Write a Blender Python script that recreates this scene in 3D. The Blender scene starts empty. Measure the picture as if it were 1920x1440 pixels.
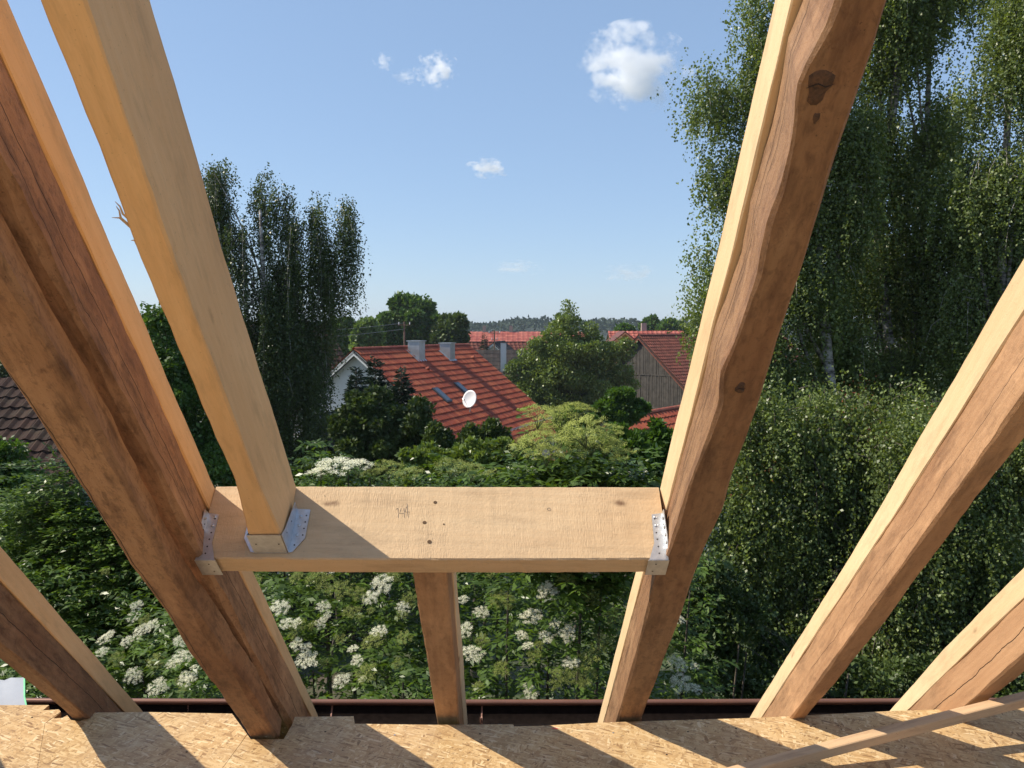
import bpy, math, random
import numpy as np
from mathutils import Vector, Matrix

random.seed(7)
RNG = np.random.default_rng(11)
S = bpy.context.scene
COL = S.collection

# ---------------------------------------------------------------- camera, sky, sun, exposure
EYE = 6.8                      # height of the lens above the garden
FPX = 1550.0                   # focal length in pixels of the 1920 wide photograph
PITCH = math.atan(100 / FPX)
cam_data = bpy.data.cameras.new('camera')
cam_data.sensor_width = 36
cam_data.lens = FPX / 1920 * 36
cam_data.clip_start = 0.02
cam_data.clip_end = 8000
cam = bpy.data.objects.new('camera', cam_data)
COL.objects.link(cam)
cam.location = (0, 0, EYE)
cam.rotation_euler = (math.pi / 2 - PITCH, 0, 0)
S.camera = cam

SUN_EL, SUN_AZ = math.radians(46), math.radians(-84.8)     # azimuth from +Y towards +X
world = bpy.data.worlds.new('World')
S.world = world
world.use_nodes = True
wn = world.node_tree.nodes
wl = world.node_tree.links
bg = wn['Background']
sky = wn.new('ShaderNodeTexSky')
sky.sky_type = 'NISHITA'
sky.sun_disc = False
sky.sun_elevation = SUN_EL
sky.sun_rotation = SUN_AZ
sky.altitude = 450
sky.air_density = 1.0
sky.dust_density = .7
sky.ozone_density = 1.5
# a summer haze pales the whole sky a little, more towards the horizon all round
_tc = wn.new('ShaderNodeTexCoord'); _sp = wn.new('ShaderNodeSeparateXYZ'); wl.new(_tc.outputs['Generated'], _sp.inputs[0])
_rp = wn.new('ShaderNodeValToRGB'); wl.new(_sp.outputs[2], _rp.inputs[0])
_rp.color_ramp.elements[0].position = 0.0; _rp.color_ramp.elements[0].color = (.50, .50, .50, 1)
_rp.color_ramp.elements[1].position = .55; _rp.color_ramp.elements[1].color = (.42, .42, .42, 1)
_mx = wn.new('ShaderNodeMix'); _mx.data_type = 'RGBA'; wl.new(_rp.outputs[0], _mx.inputs[0])
wl.new(sky.outputs[0], _mx.inputs[6]); _mx.inputs[7].default_value = (2.9, 4.3, 6.6, 1)
wl.new(_mx.outputs[2], bg.inputs[0])
bg.inputs[1].default_value = 0.092

sun_data = bpy.data.lights.new('sun', 'SUN')
sun_data.energy = 4.4
sun_data.angle = math.radians(0.53)
sun_data.color = (1.0, 0.91, 0.76)
sun = bpy.data.objects.new('sun', sun_data)
COL.objects.link(sun)
LDIR = Vector((math.cos(SUN_EL) * math.sin(SUN_AZ), math.cos(SUN_EL) * math.cos(SUN_AZ), math.sin(SUN_EL)))
sun.rotation_euler = LDIR.to_track_quat('Z', 'Y').to_euler()
sun.location = (-20, 0, 40)

S.view_settings.view_transform = 'Standard'
S.view_settings.look = 'None'
S.view_settings.exposure = 0.62
S.view_settings.gamma = 1.0
S.view_settings.use_curve_mapping = False
S.render.engine = 'CYCLES'
S.cycles.max_bounces = 10
S.cycles.diffuse_bounces = 4
S.cycles.transparent_max_bounces = 8
S.cycles.volume_bounces = 8

# ---------------------------------------------------------------- geometry of the view used to survey the place
cp, sp = math.cos(PITCH), math.sin(PITCH)
def ray(px, py):
    x, y = px - 960, py - 720
    return np.array([x, FPX * cp - y * sp, -(y * cp + FPX * sp)]) / FPX
def at(px, py, dist):
    """world point seen at a photograph position, dist metres ahead of the lens"""
    r = ray(px, py)
    r = r * dist / r[1]
    return np.array([r[0], r[1], r[2] + EYE])
def at_z(px, py, z):
    r = ray(px, py)
    r = r * (z - EYE) / r[2]
    return np.array([r[0], r[1], z])
# roof frame: X across, DD down the slope, MM outwards
_d = ray(940, 2115); _d[0] = 0; _d /= np.linalg.norm(_d)
DD = _d
MM = np.array([0, -_d[2], _d[1]])
ROOF = Matrix(((1, DD[0], MM[0], 0), (0, DD[1], MM[1], 0), (0, DD[2], MM[2], EYE), (0, 0, 0, 1)))
def on_roof(px, py, D):
    r = ray(px, py)
    p = r * D / (r @ MM)
    return p[0], p @ DD

# ---------------------------------------------------------------- object helpers
def tag(o, label=None, cat=None, group=None, kind=None):
    if label: o['label'] = label
    if cat: o['category'] = cat
    if group: o['group'] = group
    if kind: o['kind'] = kind
    return o
def empty(name, loc=(0, 0, 0), label=None, cat=None, group=None, rot=None):
    o = bpy.data.objects.new(name, None)
    o.empty_display_size = 0.2
    COL.objects.link(o)
    o.location = loc
    if rot: o.rotation_euler = rot
    tag(o, label, cat, group)
    return o
def mesh_obj(name, verts, faces, mat, parent=None, smooth=False, matrix=None, world_coords=True):
    me = bpy.data.meshes.new(name)
    me.from_pydata([tuple(map(float, v)) for v in verts], [], [tuple(f) for f in faces])
    me.update()
    if smooth:
        me.polygons.foreach_set('use_smooth', [True] * len(me.polygons))
    if mat: me.materials.append(mat)
    o = bpy.data.objects.new(name, me)
    COL.objects.link(o)
    place(o, parent, matrix)
    return o
def place(o, parent=None, matrix=None):
    """keep the world position of o (default: mesh written in world coordinates) under its parent"""
    M = matrix if matrix is not None else Matrix.Identity(4)
    if parent is not None:
        o.parent = parent
        o.matrix_parent_inverse = Matrix.Identity(4)
        PM = world_matrix(parent)
        o.matrix_basis = PM.inverted() @ M
    else:
        o.matrix_basis = M
def world_matrix(o):
    M = o.matrix_basis.copy()
    while o.parent is not None:
        M = o.parent.matrix_basis @ o.matrix_parent_inverse @ M
        o = o.parent
    return M
def box(c, s, ax=None):
    """verts, faces of a box centre c, full size s, axes ax (3 unit vectors)"""
    ax = ax if ax is not None else ((1, 0, 0), (0, 1, 0), (0, 0, 1))
    ax = [np.array(a, float) for a in ax]
    v = []
    for dz in (-.5, .5):
        for dy in (-.5, .5):
            for dx in (-.5, .5):
                v.append(np.array(c, float) + ax[0] * s[0] * dx + ax[1] * s[1] * dy + ax[2] * s[2] * dz)
    f = [(0, 2, 3, 1), (4, 5, 7, 6), (0, 1, 5, 4), (2, 6, 7, 3), (0, 4, 6, 2), (1, 3, 7, 5)]
    return v, f
class MB:
    def __init__(self): self.v = []; self.f = []
    def add(self, v, f):
        n = len(self.v)
        self.v += list(v); self.f += [tuple(i + n for i in q) for q in f]
        return self
    def box(self, c, s, ax=None): return self.add(*box(c, s, ax))
    def tube(self, pts, rad, n=6, cap=True):
        pts = [np.array(p, float) for p in pts]
        if not hasattr(rad, '__len__'): rad = [rad] * len(pts)
        vs, fs = [], []
        for i, p in enumerate(pts):
            t = pts[min(i + 1, len(pts) - 1)] - pts[max(i - 1, 0)]
            t /= (np.linalg.norm(t) + 1e-9)
            a = np.cross(t, (0, 0, 1) if abs(t[2]) < .9 else (1, 0, 0)); a /= np.linalg.norm(a)
            b = np.cross(t, a)
            for k in range(n):
                w = 2 * math.pi * k / n
                vs.append(p + rad[i] * (a * math.cos(w) + b * math.sin(w)))
        for i in range(len(pts) - 1):
            for k in range(n):
                fs.append((i * n + k, i * n + (k + 1) % n, (i + 1) * n + (k + 1) % n, (i + 1) * n + k))
        if cap:
            fs.append(tuple(range(n))[::-1]); fs.append(tuple((len(pts) - 1) * n + k for k in range(n)))
        return self.add(vs, fs)
    def prism(self, poly, off):
        """closed polygon (3d points) extruded by vector off"""
        poly = [np.array(p, float) for p in poly]; off = np.array(off, float); n = len(poly)
        f = [tuple(range(n))[::-1], tuple(range(n, 2 * n))] + [(i, (i + 1) % n, n + (i + 1) % n, n + i) for i in range(n)]
        return self.add(poly + [p + off for p in poly], f)
    def obj(self, name, mat, parent=None, smooth=False, matrix=None):
        return mesh_obj(name, self.v, self.f, mat, parent, smooth, matrix)

# ---------------------------------------------------------------- material helpers
def new_mat(name):
    m = bpy.data.materials.new(name)
    m.use_nodes = True
    nt = m.node_tree
    return m, nt, nt.nodes, nt.links, nt.nodes['Principled BSDF']
def N(nt, typ, **kw):
    n = nt.nodes.new('ShaderNode' + typ)
    for k, v in kw.items():
        if k in ('op', 'operation'): n.operation = v
        elif hasattr(n, k): setattr(n, k, v)
    return n
def ramp(nt, stops, src, interp='LINEAR'):
    r = nt.nodes.new('ShaderNodeValToRGB')
    r.color_ramp.interpolation = interp
    e = r.color_ramp.elements
    while len(e) > 1: e.remove(e[-1])
    e[0].position = stops[0][0]; c = stops[0][1]
    e[0].color = (*c, 1) if hasattr(c, '__len__') else (c, c, c, 1)
    for p, c in stops[1:]:
        q = e.new(p); q.color = (*c, 1) if hasattr(c, '__len__') else (c, c, c, 1)
    nt.links.new(src, r.inputs[0])
    return r.outputs[0]
def mapping(nt, src, scale=(1, 1, 1), rot=(0, 0, 0), loc=(0, 0, 0)):
    m = nt.nodes.new('ShaderNodeMapping')
    m.inputs['Scale'].default_value = scale; m.inputs['Rotation'].default_value = rot; m.inputs['Location'].default_value = loc
    nt.links.new(src, m.inputs[0])
    return m.outputs[0]
def noise(nt, src, scale, detail=4, rough=.55, dist=0):
    n = nt.nodes.new('ShaderNodeTexNoise')
    n.inputs['Scale'].default_value = scale; n.inputs['Detail'].default_value = detail
    n.inputs['Roughness'].default_value = rough; n.inputs['Distortion'].default_value = dist
    nt.links.new(src, n.inputs['Vector'])
    return n.outputs[0]
def math_(nt, op, a, b=None, clamp=False):
    n = nt.nodes.new('ShaderNodeMath'); n.operation = op; n.use_clamp = clamp
    for i, x in enumerate((a, b)):
        if x is None: continue
        if isinstance(x, (int, float)): n.inputs[i].default_value = x
        else: nt.links.new(x, n.inputs[i])
    return n.outputs[0]
def mixc(nt, fac, a, b, mode='MIX'):
    n = nt.nodes.new('ShaderNodeMix'); n.data_type = 'RGBA'; n.blend_type = mode
    for i, x in ((0, fac), (6, a), (7, b)):
        if isinstance(x, (int, float)): n.inputs[i].default_value = x
        elif isinstance(x, tuple): n.inputs[i].default_value = (*x, 1)
        else: nt.links.new(x, n.inputs[i])
    return n.outputs[2]
def bump(nt, h, bsdf, strength=.3, dist=.002):
    b = nt.nodes.new('ShaderNodeBump'); b.inputs['Strength'].default_value = strength; b.inputs['Distance'].default_value = dist
    nt.links.new(h, b.inputs['Height']); nt.links.new(b.outputs[0], bsdf.inputs['Normal'])

def plain(name, col, rough=.7, metal=0, var=.15, scale=6, bstr=0):
    m, nt, nd, lk, b = new_mat(name)
    co = N(nt, 'TexCoord').outputs['Object']
    n = noise(nt, co, scale, 5, .6)
    c0 = tuple(max(0, c * (1 - var)) for c in col); c1 = tuple(min(1, c * (1 + var)) for c in col)
    lk.new(ramp(nt, [(.3, c0), (.7, c1)], n), b.inputs['Base Color'])
    b.inputs['Roughness'].default_value = rough; b.inputs['Metallic'].default_value = metal
    if bstr: bump(nt, noise(nt, co, scale * 8, 4), b, bstr, .01)
    return m

def wood(name, light, dark, axis='y', age=0.0, saw=.5, seed=0.0, cracks=(), rough=.62, stain=(.20, .085, .04)):
    """sawn timber: grain runs along the local axis, knots, dirt, saw marks and drying cracks"""
    m, nt, nd, lk, b = new_mat(name)
    co = N(nt, 'TexCoord').outputs['Object']
    co = mapping(nt, co, loc=(seed, seed * 1.7, seed * .6))
    st = {'y': (1, .06, 1), 'x': (.06, 1, 1)}[axis]
    g = mapping(nt, co, scale=st)
    sag = mapping(nt, co, scale={'y': (1, .22, 1), 'x': (.22, 1, 1)}[axis])
    # year rings, warped
    wv = nt.nodes.new('ShaderNodeTexWave'); wv.wave_type = 'BANDS'
    wv.bands_direction = 'DIAGONAL'
    wv.inputs['Scale'].default_value = 22; wv.inputs['Distortion'].default_value = 5
    wv.inputs['Detail'].default_value = 3; wv.inputs['Detail Scale'].default_value = .7
    lk.new(g, wv.inputs[0])
    fine = noise(nt, g, 260, 3, .6)
    mid = noise(nt, g, 40, 4, .6)
    c = mixc(nt, math_(nt, 'ADD', math_(nt, 'MULTIPLY', wv.outputs[1], .22), math_(nt, 'MULTIPLY', ramp(nt, [(.3, 0.0), (.7, 1.0)], noise(nt, sag, 9, 5, .6)), .6)), light, dark)
    c = mixc(nt, math_(nt, 'MULTIPLY', ramp(nt, [(.35, 1.0), (.7, 0.0)], fine), .16), c, tuple(x * .62 for x in dark))
    c = mixc(nt, math_(nt, 'MULTIPLY', ramp(nt, [(.4, 0.0), (.7, 1.0)], mid), .15), c, tuple(x * .8 for x in light))
    # broad tone changes
    br = noise(nt, sag, 5, 3, .5)
    c = mixc(nt, math_(nt, 'MULTIPLY', ramp(nt, [(.42, 0.0), (.68, 1.0)], br), .25 + .45 * age), c, stain)
    # blotchy dirt, mostly on old timber
    dn = noise(nt, sag, 22, 8, .68)
    c = mixc(nt, math_(nt, 'MULTIPLY', ramp(nt, [(.50, 0.0), (.66, 1.0)], dn), .16 + .62 * age), c, (.080, .040, .023))
    if age > .3:      # weathering: mottled grime, scuffs and darker streaks along the grain
        m1 = noise(nt, mapping(nt, co, scale=(1, .5, 1)), 58, 7, .72, .6)
        c = mixc(nt, math_(nt, 'MULTIPLY', ramp(nt, [(.50, 0.0), (.64, 1.0)], m1), .55 * age), c, (.070, .034, .020))
        m2 = noise(nt, mapping(nt, co, scale=(1, .10, 1), loc=(3, 1, 2)), 34, 5, .6)
        c = mixc(nt, math_(nt, 'MULTIPLY', ramp(nt, [(.52, 0.0), (.66, 1.0)], m2), .5 * age), c, (.12, .055, .03))
        m3 = noise(nt, mapping(nt, co, scale=(1, .35, 1), loc=(9, 4, 1)), 14, 5, .6)
        c = mixc(nt, math_(nt, 'MULTIPLY', ramp(nt, [(.55, 0.0), (.72, 1.0)], m3), .35), c, tuple(min(1, x * 1.5) for x in light))
    # pin specks
    sn = noise(nt, co, 190, 2, .5)
    c = mixc(nt, math_(nt, 'MULTIPLY', ramp(nt, [(.68, 0.0), (.74, 1.0)], sn), .25 + .4 * age), c, (.05, .03, .02))
    # knots
    vo = nt.nodes.new('ShaderNodeTexVoronoi'); vo.inputs['Scale'].default_value = 3.4
    kd = mapping(nt, co, scale={'y': (1.5, .62, 1.5), 'x': (.62, 1.5, 1.5)}[axis])
    kw = nt.nodes.new('ShaderNodeVectorMath'); kw.operation = 'ADD'
    nz = nt.nodes.new('ShaderNodeTexNoise'); nz.inputs['Scale'].default_value = 30
    lk.new(co, nz.inputs[0])
    sc = nt.nodes.new('ShaderNodeVectorMath'); sc.operation = 'SCALE'; sc.inputs[3].default_value = .02
    lk.new(nz.outputs[1], sc.inputs[0]); lk.new(kd, kw.inputs[0]); lk.new(sc.outputs[0], kw.inputs[1])
    lk.new(kw.outputs[0], vo.inputs[0])
    kn = ramp(nt, [(0.018, 1.0), (.035, .75), (.055, .25), (.075, 0.0)], vo.outputs['Distance'])
    c = mixc(nt, math_(nt, 'MULTIPLY', kn, .8), c, (.11, .045, .02))
    # cracks: long dark drying checks following the grain
    sep = nt.nodes.new('ShaderNodeSeparateXYZ'); lk.new(N(nt, 'TexCoord').outputs['Object'], sep.inputs[0])
    hh = math_(nt, 'MULTIPLY', fine, .35)
    hh = math_(nt, 'ADD', hh, math_(nt, 'MULTIPLY', mid, .5))
    for (coord, centre, amp, wid, s0, s1) in cracks:
        cn = noise(nt, mapping(nt, co, scale={'y': (0, .6, 0), 'x': (.6, 0, 0)}[axis], loc=(centre * 9, centre * 5, 0)), 5, 5, .6)
        src = sep.outputs[{'x': 0, 'z': 2}[coord]] if axis == 'y' else sep.outputs[2]
        dv = math_(nt, 'ABSOLUTE', math_(nt, 'SUBTRACT', math_(nt, 'SUBTRACT', src, centre), math_(nt, 'MULTIPLY', math_(nt, 'SUBTRACT', cn, .5), amp)))
        al = sep.outputs[1] if axis == 'y' else sep.outputs[0]
        inside = math_(nt, 'MULTIPLY', math_(nt, 'GREATER_THAN', al, s0), math_(nt, 'LESS_THAN', al, s1))
        k = math_(nt, 'MULTIPLY', inside, ramp(nt, [(0, 1.0), (.5, .9), (1.0, 0.0)], math_(nt, 'DIVIDE', dv, wid)))
        c = mixc(nt, math_(nt, 'MULTIPLY', k, .9), c, (.035, .018, .010))
        hh = math_(nt, 'SUBTRACT', hh, math_(nt, 'MULTIPLY', k, 3.0))
    lk.new(c, b.inputs['Base Color'])
    # saw marks across the grain, in patches
    cr = mapping(nt, co, scale={'y': (.12, 1, .12), 'x': (1, .12, .12)}[axis], rot=(0, 0, .06))
    sw = noise(nt, cr, 330, 2, .5)
    fuzz = noise(nt, co, 120, 5, .7)
    patch = ramp(nt, [(.42, 0.0), (.6, 1.0)], noise(nt, co, 7, 3))
    hh = math_(nt, 'ADD', hh, math_(nt, 'MULTIPLY', math_(nt, 'MULTIPLY', sw, patch), saw))
    hh = math_(nt, 'ADD', hh, math_(nt, 'MULTIPLY', fuzz, .5 + saw * .8))
    bump(nt, hh, b, .55 if age < .3 else .85, .0016 if age < .3 else .0024)
    b.inputs['Roughness'].default_value = rough
    b.inputs['Specular IOR Level'].default_value = .25
    return m

def leaf_mat(name, c_dark, c_light, trans=.35, rough=.42, spec=.5, warm=(1.25, 1.25, .35)):
    m, nt, nd, lk, b = new_mat(name)
    at_ = nt.nodes.new('ShaderNodeAttribute'); at_.attribute_name = 'rnd'
    col = ramp(nt, [(0.0, c_dark), (.75, c_light), (1.0, tuple(min(1, c * 1.35) for c in c_light))], at_.outputs['Fac'])
    lk.new(col, b.inputs['Base Color'])
    b.inputs['Roughness'].default_value = rough
    b.inputs['Specular IOR Level'].default_value = spec
    tr = nt.nodes.new('ShaderNodeBsdfTranslucent')
    tc = mixc(nt, 1.0, col, warm, 'MULTIPLY')
    lk.new(tc, tr.inputs[0])
    mx = nt.nodes.new('ShaderNodeMixShader'); mx.inputs[0].default_value = trans
    lk.new(b.outputs[0], mx.inputs[1]); lk.new(tr.outputs[0], mx.inputs[2])
    lk.new(mx.outputs[0], nd['Material Output'].inputs[0])
    return m

# ---------------------------------------------------------------- foliage helpers (numpy)
def unit(a): return a / (np.linalg.norm(a, axis=-1, keepdims=True) + 1e-9)
def leaf_mesh(name, C, A, B, L, W, mat, parent=None, fold=.12, rnd=None, kind=None):
    """C base points, A length directions, B side directions; one folded rhombus per leaf"""
    n = len(C)
    L = np.broadcast_to(np.asarray(L, float), (n,))[:, None]; W = np.broadcast_to(np.asarray(W, float), (n,))[:, None]
    Nn = unit(np.cross(A, B))
    V = np.empty((n, 4, 3))
    V[:, 0] = C
    V[:, 1] = C + A * L * .45 + B * W * .5 + Nn * W * fold
    V[:, 2] = C + A * L
    V[:, 3] = C + A * L * .45 - B * W * .5 + Nn * W * fold
    me = bpy.data.meshes.new(name)
    me.vertices.add(n * 4); me.vertices.foreach_set('co', V.reshape(-1).astype(np.float32))
    me.loops.add(n * 4); me.loops.foreach_set('vertex_index', np.arange(n * 4, dtype=np.int32))
    me.polygons.add(n); me.polygons.foreach_set('loop_start', np.arange(0, n * 4, 4, dtype=np.int32))
    try: me.polygons.foreach_set('loop_total', np.full(n, 4, dtype=np.int32))
    except Exception: pass
    me.update(calc_edges=True)
    a = me.attributes.new('rnd', 'FLOAT', 'FACE')
    if rnd is None: rnd = RNG.random(n)
    a.data.foreach_set('value', np.clip(rnd, 0, 1).astype(np.float32))
    me.materials.append(mat)
    o = bpy.data.objects.new(name, me); COL.objects.link(o)
    place(o, parent)
    if kind: o['kind'] = kind
    return o
def rand_dirs(n): return unit(RNG.normal(size=(n, 3)))
def side_of(A, jitter=1.0):
    return unit(np.cross(A, rand_dirs(len(A)) * jitter + np.array([0, 0, .01])))
def lobes3(lobes, dist):
    out = []
    for l in lobes:
        d = dist + (l[3] if len(l) > 3 else 0)
        p = at(l[0], l[1], d)
        out.append((p[0], p[1], p[2], l[2] / FPX * d))
    return np.array(out)
def clump_points(Ls, n, sub=10, subr=.38, squash=.85, fill=.18, shell=.16):
    """points on the shells of small clumps that sit on the shells of the lobes"""
    vol = Ls[:, 3] ** 2; pr = vol / vol.sum()
    K = max(1, int(sub * len(Ls)))
    li = RNG.choice(len(Ls), K, p=pr)
    dirs = rand_dirs(K); dirs[:, 2] = dirs[:, 2] * .9 + .1; dirs = unit(dirs)
    rr = Ls[li, 3] * RNG.uniform(.55, .95, K)
    cen = Ls[li, :3] + dirs * rr[:, None] * np.array([1, 1, squash])
    cr = Ls[li, 3] * subr * RNG.uniform(.55, 1.25, K)
    w = cr ** 2; w /= w.sum()
    ci = RNG.choice(K, n, p=w)
    dd = rand_dirs(n)
    rad = cr[ci] * np.clip(1 - np.abs(RNG.normal(0, shell, n)) + RNG.normal(0, .07, n), .05, 1.35)
    P = cen[ci] + dd * rad[:, None] * np.array([1, 1, .8])
    tone = RNG.random(K)[ci]
    k = int(n * fill)
    if k:
        lj = RNG.choice(len(Ls), k, p=pr)
        P[:k] = Ls[lj, :3] + rand_dirs(k) * (Ls[lj, 3] * RNG.random(k) ** .5)[:, None]
        dd[:k] = rand_dirs(k)
    return P, dd, tone
def trunk_mesh(base, top, r0, limbs, mat, parent, bend=.15, name='trunk', n=8):
    mb = MB()
    base = np.array(base, float); top = np.array(top, float)
    k = 7
    off = RNG.normal(0, bend, (k, 3)); off[0] = 0; off[:, 2] = 0
    pts = [base + (top - base) * i / (k - 1) + off[i] for i in range(k)]
    mb.tube(pts, [r0 * (1 - .8 * i / (k - 1)) for i in range(k)], n)
    for q in limbs:
        q = np.array(q, float)
        t = np.clip((q[2] - base[2]) / max(top[2] - base[2], .1) - .22, .12, .85)
        i = int(t * (k - 1)); fr = t * (k - 1) - i
        s = pts[i] * (1 - fr) + pts[min(i + 1, k - 1)] * fr
        mid = s * .45 + q * .55 + np.array([0, 0, np.linalg.norm(q - s) * .12]) + RNG.normal(0, .05, 3)
        rr = r0 * (1 - .8 * t) * .45
        mb.tube([s, mid, q], [rr, rr * .6, rr * .15], 5)
    return mb.obj(name, mat, parent, smooth=True)
def blob_tree(name, label, cat, lobes, dist, leaf, n, mat, bark, ground=-1.5, group=None, sub=10, subr=.38, trunk_r=.15, up=.35, trunk_px=None, width=.62, fill=.18, shell=.16):
    Ls = lobes3(lobes, dist)
    cx = np.average(Ls[:, 0], weights=Ls[:, 3]); cy = np.average(Ls[:, 1], weights=Ls[:, 3])
    if trunk_px is not None: cx = at(trunk_px, 700, dist)[0]
    base = np.array([cx, cy, ground])
    e = empty(name, tuple(base), label, cat, group)
    P, dd, tone = clump_points(Ls, n, sub, subr, fill=fill, shell=shell)
    keep = P[:, 2] > ground + .15
    P, dd, tone = P[keep], dd[keep], tone[keep]
    A = unit(dd * .7 + rand_dirs(len(P)) * .8 + np.array([0, 0, up - .35]))
    L = leaf * RNG.uniform(.6, 1.25, len(P))
    leaf_mesh('crown', P, A, side_of(A), L, L * width, mat, e, rnd=.35 * RNG.random(len(P)) + .6 * tone)
    topz = np.average(Ls[:, 2], weights=Ls[:, 3])
    trunk_mesh(base, (cx, cy, topz), trunk_r, [l[:3] for l in Ls], bark, e)
    return e
def weeping_tree(name, label, cat, lobes, dist, leaf, n_strand, mat, bark, ground=-1.5, trunks=((0, 0, .2),), hang=(.6, 2.0), spacing=.035, group=None, curt=7, spread=.16, base_px=None, airy=0.0, toplean=0.0, depth=0.0):
    Ls = lobes3(lobes, dist)
    cx = np.average(Ls[:, 0], weights=Ls[:, 3]); cy = np.average(Ls[:, 1], weights=Ls[:, 3])
    if base_px is not None: cx = at(base_px, 700, dist)[0]
    # every lobe breaks into smaller uneven boughs
    sub_ = []
    for l in Ls:
        for _ in range(5):
            o_ = rand_dirs(1)[0] * l[3] * RNG.uniform(.35, .85); rr_ = l[3] * RNG.uniform(.28, .6)
            sub_.append((l[0] + o_[0], l[1] + o_[1], l[2] + o_[2] * .9, rr_))
    Ls = np.array(sub_)
    base = np.array([cx, cy, ground]); e = empty(name, tuple(base), label, cat, group)
    K = n_strand // curt
    pr = Ls[:, 3] ** 2; pr /= pr.sum()
    li = RNG.choice(len(Ls), K, p=pr)
    dirs = rand_dirs(K); dirs[:, 2] = np.abs(dirs[:, 2]) * .9 - .25
    cen = Ls[li, :3] + dirs * (Ls[li, 3] * RNG.random(K) ** .4)[:, None]
    if depth: cen[:, 1] += RNG.uniform(-depth, depth, K)
    clen = RNG.uniform(hang[0], hang[1], K) * np.clip(Ls[li, 3] / Ls[:, 3].mean(), .4, 1.3)
    tone = RNG.random(K)
    idx = np.repeat(np.arange(K), curt); M = len(idx)
    root = cen[idx] + RNG.normal(0, spread, (M, 3)) * np.array([1, 1, 1.6])
    ln = clen[idx] * RNG.uniform(.55, 1.1, M)
    out = unit(root - np.array([cx, cy, 0]) * np.array([1, 1, 0])) * np.array([1, 1, 0])
    drift = out * .30 + RNG.normal(0, .16, (M, 3)) * np.array([1, 1, 0])
    cnt = np.maximum(4, (ln / spacing).astype(int))
    si = np.repeat(np.arange(M), cnt)
    # position along the strand
    t = RNG.random(len(si))
    tt = t * ln[si]
    arch = np.minimum(t * 3, 1)
    P = root[si] + drift[si] * (1 - np.exp(-3 * t))[:, None] * 1.0
    P[:, 2] += .25 * ln[si] * (arch - arch ** 2) * .6 - tt
    P += RNG.normal(0, .012 + leaf * .30, P.shape)
    keep = P[:, 2] > ground + .2
    P = P[keep]; si = si[keep]
    A = unit(rand_dirs(len(P)) * .9 + np.array([0, 0, -.75]))
    L = leaf * RNG.uniform(.6, 1.25, len(P))
    leaf_mesh('crown', P, A, side_of(A), L, L * .72, mat, e, rnd=.4 * RNG.random(len(P)) + .55 * tone[idx[si]])
    # twigs
    tw = MB()
    sel = RNG.choice(M, min(M, 260), replace=False)
    for s in sel:
        p0 = root[s]; l = ln[s]
        tw.tube([p0 - drift[s] * .6 - np.array([0, 0, .05]), p0, p0 + drift[s] * .8 - np.array([0, 0, .45 * l]), p0 + drift[s] - np.array([0, 0, .85 * l])], [.008, .006, .004, .002], 3, cap=False)
    tw.obj('twigs', bark, e)
    e.children[-1]['kind'] = 'stuff'
    for (px, topy, r) in trunks:
        top = at(px, topy, dist)
        b = np.array([cx + (top[0] - cx) * .55, cy, ground])
        lim = cen[RNG.choice(K, min(K, 9), replace=False)]
        lim = [q for q in lim if q[2] > ground + 2]
        trunk_mesh(b, top, r, lim, bark, e, bend=.12)
    return e

# ---------------------------------------------------------------- materials
M_new = wood('new_spruce', (.80, .53, .275), (.72, .44, .205), age=.05, saw=.6, seed=1.3, stain=(.45, .25, .11))
M_new2 = wood('new_spruce_pale', (.76, .57, .35), (.68, .48, .27), age=.02, saw=.4, seed=4.1, stain=(.55, .34, .16))
M_header = wood('rough_sawn_header', (.66, .475, .285), (.57, .385, .215), axis='x', age=.05, saw=1.6, seed=2.2, stain=(.5, .31, .17))
def old_wood(seed, cracks=(), age=.55, k=1.0):
    return wood('old_rafter_wood', (.48 * k, .282 * k, .152 * k), (.35 * k, .185 * k, .092 * k), age=age, saw=.5, seed=seed, cracks=cracks)
M_batten = wood('batten_wood', (.60, .41, .24), (.48, .30, .165), axis='x', age=.2, saw=.3, seed=7.7)

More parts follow.
